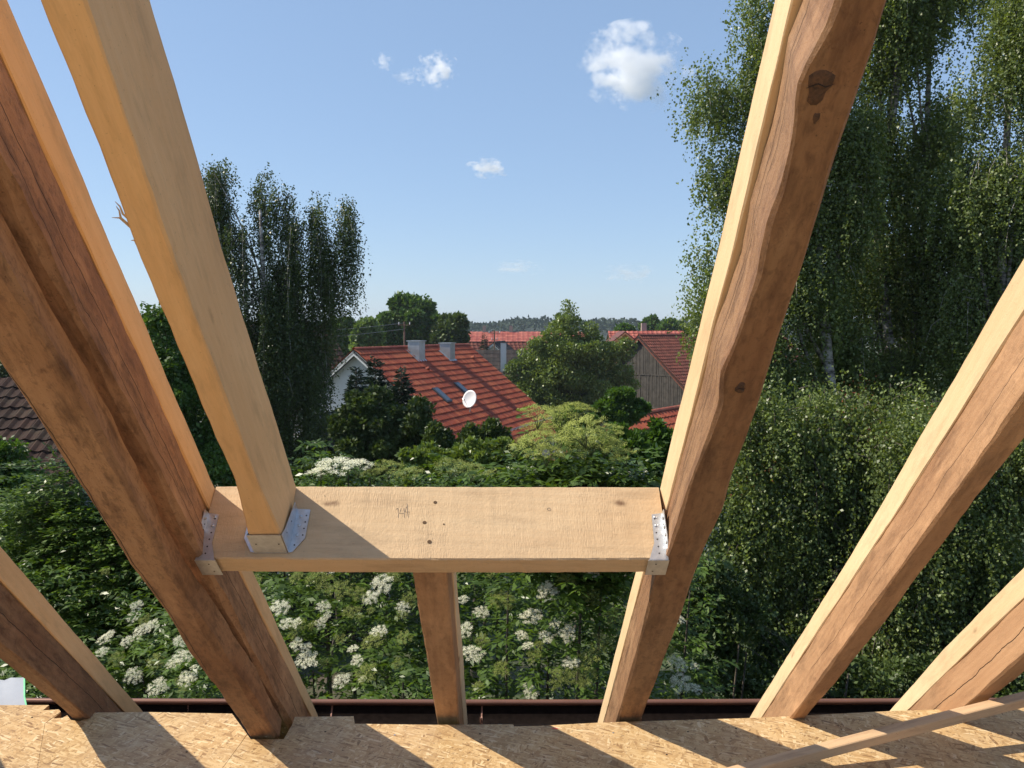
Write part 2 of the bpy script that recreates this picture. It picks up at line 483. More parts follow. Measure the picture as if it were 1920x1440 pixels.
def osb_mat():
    m, nt, nd, lk, b = new_mat('osb_strands')
    co = N(nt, 'TexCoord').outputs['Object']
    nz = nt.nodes.new('ShaderNodeTexNoise'); nz.inputs['Scale'].default_value = 9; nz.inputs['Detail'].default_value = 2
    lk.new(co, nz.inputs[0])
    col = None; h = None
    for i, (ang, sx, sy) in enumerate(((.15, 17, 92), (1.0, 19, 104), (-.7, 16, 88), (2.2, 23, 120), (-1.45, 18, 98), (.45, 26, 116))):
        v = nt.nodes.new('ShaderNodeTexVoronoi'); v.inputs['Scale'].default_value = 1
        ad = nt.nodes.new('ShaderNodeVectorMath'); ad.operation = 'MULTIPLY_ADD'
        ad.inputs[1].default_value = (.03, .03, 0)
        lk.new(nz.outputs[1], ad.inputs[0]); lk.new(co, ad.inputs[2])
        lk.new(mapping(nt, mapping(nt, ad.outputs[0], rot=(0, 0, ang)), scale=(sx, sy, 0), loc=(i * 3.1, i * 7.7, 0)), v.inputs[0])
        # mapping scales after rotating: strands lie along the rotated x
        sepc = nt.nodes.new('ShaderNodeSeparateColor'); lk.new(v.outputs['Color'], sepc.inputs[0])
        ci = ramp(nt, [(0, (.24, .135, .055)), (.12, (.40, .245, .105)), (.35, (.47, .30, .135)), (.65, (.53, .355, .17)), (.9, (.59, .42, .22)), (1, (.68, .52, .31))], sepc.outputs[0])
        if col is None: col = ci; h = sepc.outputs[1]
        else:
            k = ramp(nt, [(.50, 0.0), (.54, 1.0)], sepc.outputs[2])
            col = mixc(nt, k, col, ci)
            hm = nt.nodes.new('ShaderNodeMix'); lk.new(k, hm.inputs[0]); lk.new(h, hm.inputs[2]); lk.new(sepc.outputs[1], hm.inputs[3])
            h = hm.outputs[0]
    dn = noise(nt, co, 3.5, 6, .65)
    col = mixc(nt, math_(nt, 'MULTIPLY', ramp(nt, [(.45, 0.0), (.7, 1.0)], dn), .35), col, (.33, .23, .15))
    sp_ = noise(nt, co, 75, 3, .6)
    col = mixc(nt, math_(nt, 'MULTIPLY', ramp(nt, [(.63, 0.0), (.69, 1.0)], sp_), .75), col, (.10, .055, .03))
    lk.new(col, b.inputs['Base Color'])
    b.inputs['Roughness'].default_value = .55
    b.inputs['Specular IOR Level'].default_value = .3
    bump(nt, math_(nt, 'ADD', h, math_(nt, 'MULTIPLY', noise(nt, co, 150, 3), .7)), b, .6, .0012)
    return m
M_osb = osb_mat()
M_osb_edge = plain('osb_edge', (.42, .26, .13), .8, var=.35, scale=90, bstr=.4)
M_galv = plain('galvanised_steel', (.62, .64, .66), .38, .85, var=.12, scale=60)
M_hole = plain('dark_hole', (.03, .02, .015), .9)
M_nail = plain('nail_steel', (.55, .55, .55), .35, .9)
M_graph = plain('pencil', (.16, .13, .12), .6)
M_gutter = plain('brown_gutter', (.20, .095, .065), .38, .3, var=.12, scale=5)
M_eaves_shade = plain('eaves_shade_black', (.010, .007, .006), 1.0, var=.4, scale=40)  # shade inside gutter and eaves gap, painted as a near-black colour
M_eaves_shade.node_tree.nodes['Principled BSDF'].inputs['Specular IOR Level'].default_value = .05
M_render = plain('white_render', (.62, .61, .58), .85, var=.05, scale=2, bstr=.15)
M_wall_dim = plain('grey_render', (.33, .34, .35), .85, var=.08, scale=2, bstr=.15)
M_yellow = plain('yellow_render', (.62, .40, .10), .85, var=.05, scale=2)
M_board = plain('white_board', (.66, .66, .63), .6, var=.05, scale=3)
M_zinc = plain('zinc_sheet', (.42, .45, .47), .42, .75, var=.12, scale=3)
M_dish = plain('dish_white', (.72, .72, .73), .45, var=.04, scale=3)
M_glass = plain('window_glass', (.05, .065, .08), .08, .0, var=.1)
M_steel = plain('dark_frame', (.06, .065, .07), .5, .3)
M_pole = plain('pole_wood', (.16, .10, .07), .85, var=.3, scale=8)
M_wire = plain('wire', (.30, .31, .32), .5, .5)
M_membrane = plain('roof_membrane', (.36, .37, .40), .5, var=.03, scale=12, bstr=.1)
M_green = plain('green_print', (.22, .62, .30), .5)
M_print = plain('grey_print', (.42, .44, .46), .6)
M_red_mark = plain('red_chalk', (.55, .10, .07), .7)
M_hut_shade = plain('hut_shade_black', (.012, .010, .009), .95)  # hut colour taken near black to stand for the birch's shade
M_brick = plain('chimney_brick', (.34, .27, .23), .85, var=.25, scale=14, bstr=.4)

def tile_mat(name, c0, c1, c2, moss=.1, rough=.55):
    m, nt, nd, lk, b = new_mat(name)
    info = nt.nodes.new('ShaderNodeObjectInfo')
    geo = nt.nodes.new('ShaderNodeNewGeometry')
    at_ = nt.nodes.new('ShaderNodeAttribute'); at_.attribute_name = 'rnd'
    r = math_(nt, 'FRACT', math_(nt, 'ADD', info.outputs['Random'], at_.outputs['Fac']))
    col = ramp(nt, [(0, c0), (.5, c1), (1, c2)], r)
    n = noise(nt, geo.outputs['Position'], 2.2, 6, .65)
    col = mixc(nt, math_(nt, 'MULTIPLY', ramp(nt, [(.5, 0.0), (.72, 1.0)], n), moss * 3), col, (.09, .075, .05))
    n2 = noise(nt, geo.outputs['Position'], 14, 4, .6)
    col = mixc(nt, math_(nt, 'MULTIPLY', ramp(nt, [(.35, 1.0), (.6, 0.0)], n2), .3), col, tuple(x * .6 for x in c0))
    lk.new(col, b.inputs['Base Color'])
    b.inputs['Roughness'].default_value = rough
    b.inputs['Specular IOR Level'].default_value = .18
    return m
M_tile_red = tile_mat('red_clay_tile', (.24, .052, .028), (.30, .072, .038), (.38, .110, .052))
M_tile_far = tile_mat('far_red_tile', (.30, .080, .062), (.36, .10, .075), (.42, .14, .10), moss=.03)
M_tile_brown = tile_mat('brown_tile', (.028, .015, .012), (.038, .020, .016), (.055, .027, .020), moss=.15, rough=.9)
M_tile_barn = tile_mat('barn_tile', (.13, .045, .032), (.17, .055, .038), (.22, .075, .05), moss=.15)
M_tile_dark = tile_mat('dark_tile', (.028, .025, .026), (.04, .035, .035), (.055, .044, .042), moss=.1, rough=.9)
M_barnwood = plain('shaded_weathered_boards', (.055, .048, .041), .9, var=.45, scale=3, bstr=.3)  # weathered boards, base colour darkened for the tree's shade

def bark_mat(name, c0, c1, sc=6):
    m, nt, nd, lk, b = new_mat(name)
    co = N(nt, 'TexCoord').outputs['Object']
    n = noise(nt, mapping(nt, co, scale=(1, 1, 2.5)), sc, 6, .7)
    lk.new(ramp(nt, [(.42, c0), (.6, c1)], n), b.inputs['Base Color'])
    b.inputs['Roughness'].default_value = .85
    bump(nt, n, b, .5, .02)
    return m
M_birchbark = bark_mat('birch_bark', (.06, .05, .045), (.50, .46, .42), 4)
M_bark = bark_mat('bark', (.05, .04, .03), (.13, .105, .08))
M_stem = bark_mat('green_stem', (.05, .07, .02), (.12, .15, .05))

L_birch = leaf_mat('birch_leaves', (.066, .096, .030), (.190, .245, .075), trans=.36, rough=.40, spec=.5)
L_birch2 = leaf_mat('weeping_birch_leaves', (.032, .050, .016), (.090, .126, .038), trans=.28, rough=.42, spec=.5)
L_elder = leaf_mat('elder_leaves', (.034, .066, .011), (.105, .175, .030), trans=.35, rough=.40, spec=.5)
L_lush = leaf_mat('lush_leaves', (.035, .075, .014), (.085, .165, .030), trans=.38, rough=.45, spec=.4)
L_walnut = leaf_mat('walnut_leaves', (.072, .115, .028), (.185, .250, .064), trans=.3, rough=.40, spec=.55)
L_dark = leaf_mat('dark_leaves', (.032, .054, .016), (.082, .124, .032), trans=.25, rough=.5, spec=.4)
L_conif = leaf_mat('fir_needles', (.010, .022, .013), (.028, .050, .028), trans=.08, rough=.6, spec=.3)
L_oak = leaf_mat('oak_leaves', (.040, .082, .018), (.095, .170, .038), trans=.3, rough=.5, spec=.35)
L_willow = leaf_mat('willow_leaves', (.085, .14, .045), (.17, .25, .085), trans=.35, rough=.5, spec=.35)
L_hedge = leaf_mat('hornbeam_leaves', (.035, .070, .014), (.14, .22, .036), trans=.38, rough=.42, spec=.45)
L_forest = leaf_mat('forest_leaves', (.022, .036, .026), (.044, .062, .040), trans=.1, rough=.8, spec=.1)
M_fl_white = leaf_mat('elder_blossom', (.66, .65, .46), (.86, .84, .66), trans=.15, rough=.7, spec=.2, warm=(1, 1, .8))
M_fl_top = leaf_mat('young_sunlit_blossom', (.20, .25, .05), (.44, .48, .14), trans=.25, rough=.7, spec=.2, warm=(1, 1, .5))  # lighter copy for the top heads, sunlight put into the colour
M_fl_green = leaf_mat('faded_blossom', (.14, .18, .04), (.34, .38, .11), trans=.3, rough=.7, spec=.2, warm=(1, 1, .5))

# ================================================================ SETTING
# ---- ground
def ground_z(x, y):
    r = math.hypot(x, y)
    z = -1.5 * min(1, max(0, (r - 5) / 12))
    if r > 150: z += (r - 150) * .004
    return z
def build_ground():
    m, nt, nd, lk, b = new_mat('garden_ground')
    geo = nt.nodes.new('ShaderNodeNewGeometry')
    n1 = noise(nt, geo.outputs['Position'], .35, 6, .6); n2 = noise(nt, geo.outputs['Position'], 6, 6, .7)
    c = mixc(nt, n2, (.030, .050, .014), (.070, .095, .030))
    c = mixc(nt, ramp(nt, [(.5, 0.0), (.62, 1.0)], n1), c, (.075, .058, .038))
    lk.new(c, b.inputs['Base Color']); b.inputs['Roughness'].default_value = .95
    bump(nt, n2, b, .8, .05)
    rs = [0, 3, 5, 8, 12, 18, 28, 45, 70, 110, 170, 260, 400, 600, 900, 1400, 2200]
    seg = 48; v = [(0, 0, 0)]; f = []
    for r in rs[1:]:
        for k in range(seg):
            a = 2 * math.pi * k / seg
            x, y = r * math.sin(a), r * math.cos(a)
            v.append((x, y, ground_z(x, y) + (random.uniform(-.08, .08) if r < 400 else random.uniform(-2, 2))))
    for k in range(seg): f.append((0, 1 + (k + 1) % seg, 1 + k))
    for i in range(len(rs) - 2):
        for k in range(seg):
            a = 1 + i * seg; b_ = 1 + (i + 1) * seg
            f.append((a + k, a + (k + 1) % seg, b_ + (k + 1) % seg, b_ + k))
    o = mesh_obj('ground', v, f, m, smooth=True)
    tag(o, 'green garden ground under the shrubs and trees', kind='structure')
build_ground()

# ---- distant forest along the horizon
def build_forest():
    n = 60000
    ang = RNG.uniform(-.95, .95, n)
    row = RNG.random(n)
    dist = 520 + 160 * row
    ridge = 4.6 + 1.3 * np.sin(ang * 7 + .6) + .9 * np.sin(ang * 19 + 1) + .5 * np.sin(ang * 53)
    tree = np.floor(ang * 150 + row * 3)
    tb = np.modf(np.sin(tree * 12.9898) * 43758.5453)[0]
    h = ridge + 1.7 * tb
    t = RNG.random(n) ** .55
    z = -6 + (h + 6) * t + EYE
    P = np.stack([np.sin(ang) * dist, np.cos(ang) * dist, z], 1)
    A = unit(rand_dirs(n) + np.array([0, 0, .5])); L = RNG.uniform(1.4, 3.2, n)
    o = leaf_mesh('distant_forest', P, A, side_of(A), L, L * .8, L_forest, rnd=RNG.random(n))
    tag(o, 'dark blue green forest line along the horizon', 'forest', kind='stuff')
    m = plain('hill_soil', (.022, .034, .026), .95)
    v, f = [], []
    k = 60
    for i in range(k + 1):
        a = -1.1 + 2.2 * i / k
        hh = 2.6 + 1.2 * math.sin(a * 7 + .6)
        for (d, z) in ((470, -4), (540, 0 + EYE), (620, hh + EYE), (900, hh + EYE - 2)):
            v.append((math.sin(a) * d, math.cos(a) * d, z))
    for i in range(k):
        for j in range(3):
            q = i * 4 + j; f.append((q, q + 4, q + 5, q + 1))
    h_ = mesh_obj('hills', v, f, m, smooth=True)
    tag(h_, 'low wooded hills on the horizon', kind='structure')
build_forest()

# ================================================================ HOUSES
UPV = np.array([0, 0, 1.0])
def tile_profile():
    """one pantile: local x across (0..1), y down the slope (0..1), z out of the roof"""
    pr = [(0.0, .0), (.12, .030), (.28, .052), (.44, .030), (.60, .004), (.82, .0), (1.0, .012)]
    v, f = [], []
    for y, z in ((0, 0), (1.08, .045)):
        for x, h in pr: v.append((x, y, h + z))
    for x, h in pr: v.append((x, 1.06, h - .010))
    n = len(pr)
    for i in range(n - 1):
        f.append((i, i + 1, n + i + 1, n + i))
        f.append((n + i, n + i + 1, 2 * n + i + 1, 2 * n + i))
    return v, f
TV, TF = tile_profile()
def tile_roof(parent, O, a, dn, length, slope, tw, tl, mat, individual=300, name='roof_tile', see=None, deck=True):
    """roof plane from ridge point O along a, down dn; tiles as parts near the camera, the rest joined"""
    a = np.array(a, float); dn = np.array(dn, float); O = np.array(O, float)
    nn = np.cross(a, dn); nn *= np.sign(nn[2])
    nx, ny = int(length / tw), int(slope / tl)
    tw, tl = length / nx, slope / ny
    pos = []
    for j in range(ny):
        for i in range(nx):
            p = O + a * i * tw + dn * j * tl
            pos.append((np.linalg.norm(p - np.array([0, 0, EYE])), i, j, p))
    if see: 
        pos.sort(key=lambda q: (0 if see(q[3]) else 1, q[0]))
    else: pos.sort(key=lambda q: q[0])
    shared = None
    Mx = np.array([a * tw, dn * tl, nn * (.35 if mat is M_tile_dark else 1)]).T
    for q in pos[:individual]:
        if shared is None:
            me = bpy.data.meshes.new(name)
            me.from_pydata([tuple(Mx @ np.array(v)) for v in TV], [], TF); me.materials.append(mat); me.update()
            shared = me
        o = bpy.data.objects.new(name, shared); COL.objects.link(o)
        p = q[3] + nn * random.uniform(-.004, .006)
        R = Matrix.Rotation(random.uniform(-.012, .012), 4, Vector(nn))
        place(o, parent, Matrix.Translation(Vector(p)) @ R)
    rest = pos[individual:]
    if rest:
        base = np.array(TV) @ Mx.T
        n = len(rest)
        V = np.concatenate([base + q[3] + nn * random.uniform(-.004, .006) for q in rest])
        F = [tuple(k + len(TV) * i for k in f) for i in range(n) for f in TF]
        o = mesh_obj('roof_tiles' if individual else 'tile_covering', V, F, mat, parent)
        at_ = o.data.attributes.new('rnd', 'FLOAT', 'FACE')
        at_.data.foreach_set('value', np.repeat(RNG.random(n), len(TF)).astype(np.float32))
        o['kind'] = 'stuff'
    if deck:
        mb = MB(); q0 = O - nn * .05
        mb.prism([q0, q0 + a * length, q0 + a * length + dn * slope, q0 + dn * slope], -nn * .12)
        mb.obj('roof_deck', M_steel, parent)
def gable_house(name, label, apex, az, pitch, length, slopeR, slopeL, wall_bottom, walls, tile, tw=.3, tl=.36, indiv=0, group=None, overhang=.4, board=M_board, left_tiles=True, cat='house', see=None, gutter=True, ridge_parts=True):
    """ridge starts at the near gable apex and runs at azimuth az"""
    apex = np.array(apex, float)
    a = np.array([math.sin(az), math.cos(az), 0]); p = np.array([math.cos(az), -math.sin(az), 0])
    e = empty(name, (apex[0], apex[1], wall_bottom), label, cat, group)
    dr = p * math.cos(pitch) - UPV * math.sin(pitch)
    dl = -p * math.cos(pitch) - UPV * math.sin(pitch)
    tile_roof(e, apex, a, dr, length, slopeR, tw, tl, tile, indiv, see=see)
    # left slope runs the other way round so its tiles face outwards
    tile_roof(e, apex + a * length, -a, dl, length, slopeL, tw, tl, tile, 0)
    # walls, with a bit of overhang
    wr = (slopeR - .7) * math.cos(pitch); wlft = (slopeL - .7) * math.cos(pitch)
    zr = apex[2] - (slopeR - .7) * math.sin(pitch) - .22; zl = apex[2] - (slopeL - .7) * math.sin(pitch) - .22
    A0 = apex + a * overhang
    def poly(q): return [q - UPV * .24, q + p * wr + UPV * (zr - apex[2]), q + p * wr + UPV * (wall_bottom - apex[2]), q - p * wlft + UPV * (wall_bottom - apex[2]), q - p * wlft + UPV * (zl - apex[2])]
    MB().prism(poly(A0), a * (length - 2 * overhang)).obj('wall', walls, e)
    # bargeboards on the near gable, in two pieces
    for d_, sl in ((dr, slopeR), (dl, slopeL)):
        mb = MB(); q = apex - UPV * .06
        mb.prism([q, q + d_ * sl, q + d_ * sl - UPV * .24, q - UPV * .26], a * .045)
        mb.obj('bargeboard', board, e)
    # verge tiles / ridge tiles
    if ridge_parts:
        k = int(length / .38); sh = None
        for i in range(k):
            if sh is None:
                mb = MB(); vs, fs = [], []
                for y, r in ((0, .11), (length / k * 1.08, .128)):
                    for w in range(7):
                        t = math.pi * w / 6
                        vs.append(a * y + p * r * math.cos(t) + UPV * r * math.sin(t) * .9)
                for w in range(6): fs.append((w, w + 1, 8 + w, 7 + w))
                me = bpy.data.meshes.new('ridge_tile'); me.from_pydata([tuple(x) for x in vs], [], fs); me.materials.append(tile); me.update()
                sh = me
            o = bpy.data.objects.new('ridge_tile', sh); COL.objects.link(o)
            place(o, e, Matrix.Translation(Vector(apex + a * i * length / k + UPV * .0)))
    if gutter:
        q = apex + dr * (slopeR + .05) - UPV * .02
        MB().tube([q, q + a * length], .07, 8).obj('gutter', M_zinc, e, smooth=True)
    return e, a, p, dr, apex

# ---- the red roofed house in the middle
def red_house():
    az, pitch = math.radians(21), math.radians(38.6)
    apex = at(663, 655, 42)
    e, a, p, dr, apex = gable_house('red_roofed_house', 'white house with bright red tiled roof, two metal chimneys and a white dish', apex, az, pitch, 14.3, 8.75, 8.75, -1.6, M_render, M_tile_red, tw=.30, tl=.42, indiv=300,
        see=lambda q: (lambda X: 1)(q) if (960 + FPX * q[0] / q[1] > 790 or q[2] > EYE - 2.2) else 0)
    nn = np.cross(a, dr); nn *= np.sign(nn[2])
    def on(px, py):
        r = ray(px, py); P0 = apex - np.array([0, 0, EYE]); q = r * (P0 @ nn) / (r @ nn)
        return q + np.array([0, 0, EYE])
    for px, py, topy, w in ((781, 668, 640, .72), (839, 668, 644, .70)):
        q = on(px, py)
        top = at(px, topy, q[1])[2]
        ch = empty('chimney', tuple(q)); ch.parent = None
        bpy.data.objects.remove(ch)
        hgt = top - (q[2] - 1.2)
        mb = MB().box(q + UPV * ((top + q[2] - 1.2) / 2 - q[2]), (w, w, hgt), (p, a, UPV))
        c = mb.obj('chimney', M_zinc, e)
        mb = MB().box(np.array([q[0], q[1], top + .025]), (w + .12, w + .12, .05), (p, a, UPV))
        mb.obj('chimney_cap', M_zinc, c)
        mb = MB().box(q + nn * .05 - dr * .0, (w + .3, w + .34, .03), (dr, a, nn)); mb.obj('flashing', M_zinc, c)
    for (ax, ay, bx, by) in ((811, 730, 843, 756), (857, 724, 876, 740)):
        P, Q = on(ax, ay), on(bx, by); c = (P + Q) / 2; ln = 1.15
        fr = MB().box(c + nn * .09, (ln, .66, .10), (dr, a, nn)).obj('skylight_frame', M_steel, e)
        MB().box(c + nn * .145, (ln - .16, .50, .014), (dr, a, nn)).obj('pane', M_glass, fr)
    # vent tiles
    for (x, y) in ((799, 693), (884, 672)):
        c = on(x, y)
        MB().tube([c, c + nn * .22 + dr * .1], [.13, .09], 8).obj('vent_tile', M_tile_red, e)
    # snow guard
    q = apex + dr * 7.6 + nn * .16
    g = MB().tube([q + a * .3, q + a * 14.0], .022, 5)
    g.tube([q + a * .3 + nn * .10, q + a * 14.0 + nn * .10], .022, 5)
    for i in range(24): g.tube([q + a * (.4 + i * .59) - nn * .16, q + a * (.4 + i * .59) + nn * .12], .016, 4)
    g.obj('snow_guard', M_zinc, e)
    # gable window and balcony rail
    g0 = apex + a * .4
    w0 = g0 - p * 2.9 - UPV * 4.1
    fr = MB().box(w0 - a * .02, (1.1, .06, 1.5), (p, a, UPV)).obj('window_frame', M_board, e)
    MB().box(w0 - a * .055, (.92, .02, 1.3), (p, a, UPV)).obj('pane', M_glass, fr)
    mb = MB()
    for z in (3.55, 4.05): mb.box(g0 - a * 1.15 - UPV * z - p * 3.0, (6.0, .035, .04), (p, a, UPV))
    for i in range(9): mb.box(g0 - a * 1.15 - UPV * 3.95 - p * (.1 + i * .72), (.035, .035, .95), (p, a, UPV))
    mb.obj('balcony_rail', M_board, e)
    MB().box(g0 - a * .6 - UPV * 4.55 - p * 3.0, (6.0, 1.2, .14), (p, a, UPV)).obj('balcony_slab', M_render, e)
    # satellite dish: a thing on the roof
    c = on(882, 775); dd_ = empty('satellite_dish', tuple(c), 'round white satellite dish on the red roof beside the skylights', 'satellite dish')
    centre = at(880, 748, c[1] - .35)
    ax_ = unit(np.array([-.55, -.78, .28])[None])[0]
    s1 = unit(np.cross(ax_, UPV)[None])[0]; s2 = np.cross(s1, ax_)
    vs, fs = [], []
    rings = 7; seg = 28
    for i in range(rings):
        r = .49 * i / (rings - 1)
        for k in range(seg):
            t = 2 * math.pi * k / seg
            vs.append(centre + (s1 * math.cos(t) * .93 + s2 * math.sin(t)) * r + ax_ * (r * r * .42 - .1))
    for i in range(rings - 1):
        for k in range(seg): fs.append((i * seg + k, i * seg + (k + 1) % seg, (i + 1) * seg + (k + 1) % seg, (i + 1) * seg + k))
    n0 = len(vs); vs += [v - ax_ * .03 for v in vs]; fs += [tuple(n0 + j for j in f[::-1]) for f in fs]
    for k in range(seg):
        i0 = (rings - 1) * seg
        fs.append((i0 + k, i0 + (k + 1) % seg, n0 + i0 + (k + 1) % seg, n0 + i0 + k))
    mesh_obj('reflector', vs, fs, M_dish, dd_, smooth=True)
    MB().tube([c - nn * .1, c + UPV * .3, centre - ax_ * .12], .03, 8).obj('mast', M_zinc, dd_)
    MB().tube([centre - s2 * .45, centre + ax_ * .42 - s2 * .12], .012, 5).tube([centre + ax_ * .40 - s2 * .14, centre + ax_ * .52 - s2 * .10], .035, 8).obj('feed_arm', M_zinc, dd_)
red_house()

# ---- barn with board gable
def barn():
    az, pitch = math.radians(50), math.radians(40)
    apex = at(1197, 629, 64)
    e, a, p, dr, apex = gable_house('board_barn', 'old barn with grey weathered board gable and dark red roof right of the round tree', apex, az, pitch, 20, 10.5, 7.9, -1.6, M_barnwood, M_tile_barn, tw=.26, tl=.34, indiv=0, cat='barn', board=M_tile_barn, ridge_parts=True)
    A0 = apex + a * .36
    rows = ((0, 3.0), (3.04, 5.55), (5.59, 8.0))
    for (t0, t1) in rows:
        sh = MB(); x = -6.4
        while x < 7.9:
            w = random.uniform(.16, .23)
            top = -(abs(x + w / 2)) * math.tan(pitch) - .34
            z1 = min(-t0, top); z0 = -t1
            if z1 - z0 > .1:
                c = A0 + p * (x + w / 2) + UPV * (z0 + z1) / 2 - a * random.uniform(.01, .05)
                sh.box(c, (w - .025, .03, z1 - z0), (p, a, UPV))
            x += w
        o = sh.obj('gable_boards', M_barnwood, e); o['kind'] = 'stuff'
    MB().box(A0 + UPV * -3.02 - a * .06, (6.9, .05, .09), (p, a, UPV)).obj('ledge', M_barnwood, e)
    MB().box(A0 + UPV * -5.57 - a * .06, (12.0, .05, .10), (p, a, UPV)).obj('ledge', M_barnwood, e)
    # dark open doorway
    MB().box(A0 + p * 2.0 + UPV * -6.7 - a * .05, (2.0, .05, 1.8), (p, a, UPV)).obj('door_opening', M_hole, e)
barn()

# ---- long low red roof running right behind the birch
def long_shed():
    az, pitch = math.radians(36.5), math.radians(33)
    apex = at(1133, 788, 31)
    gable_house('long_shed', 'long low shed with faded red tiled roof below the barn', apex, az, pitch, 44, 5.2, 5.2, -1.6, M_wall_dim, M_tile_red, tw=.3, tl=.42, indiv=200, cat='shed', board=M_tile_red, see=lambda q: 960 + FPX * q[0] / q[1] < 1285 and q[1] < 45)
long_shed()

# ---- dark roof house at the left edge
def left_house():
    # ridge is level and runs across; the visible slope faces us
    O = at(-420, 709, 22); end = at(250, 709, 22)
    L = end[0] - O[0]
    pitch = math.radians(36)
    a = np.array([1.0, 0.0, 0]); dn = np.array([0, -math.cos(pitch), -math.sin(pitch)])
    e = empty('brown_roofed_house', (O[0], O[1], -1.5), 'house with dark brown tiled roof and grey wall at the left edge', 'house')
    tile_roof(e, O, a, dn, L, 6.4, .30, .40, M_tile_brown, 300, see=lambda q: 960 + FPX * q[0] / q[1] > -40)
    tile_roof(e, O + a * L, -a, np.array([0, math.cos(pitch), -math.sin(pitch)]), L, 6.4, .30, .40, M_tile_brown, 0)
    eave = O + dn * 6.0
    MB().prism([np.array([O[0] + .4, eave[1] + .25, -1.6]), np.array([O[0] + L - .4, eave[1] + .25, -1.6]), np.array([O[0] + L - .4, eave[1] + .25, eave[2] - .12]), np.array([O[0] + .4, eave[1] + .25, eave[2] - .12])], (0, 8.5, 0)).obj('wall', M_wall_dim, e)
    g = np.array([O[0] + L - .4, O[1], O[2] - .25])
    h = 4.6
    MB().prism([g, g + np.array([0, -h, -h * math.tan(pitch)]), g + np.array([0, h, -h * math.tan(pitch)])], (-.2, 0, 0)).obj('gable', M_wall_dim, e)
    MB().box(np.array([O[0] + L - 2.2, eave[1] + .22, eave[2] - 1.6]), (1.1, .06, 1.2)).obj('window', M_glass, e)
    MB().tube([O + dn * 6.45, O + dn * 6.45 + a * L], .07, 8).obj('gutter', M_zinc, e)
left_house()

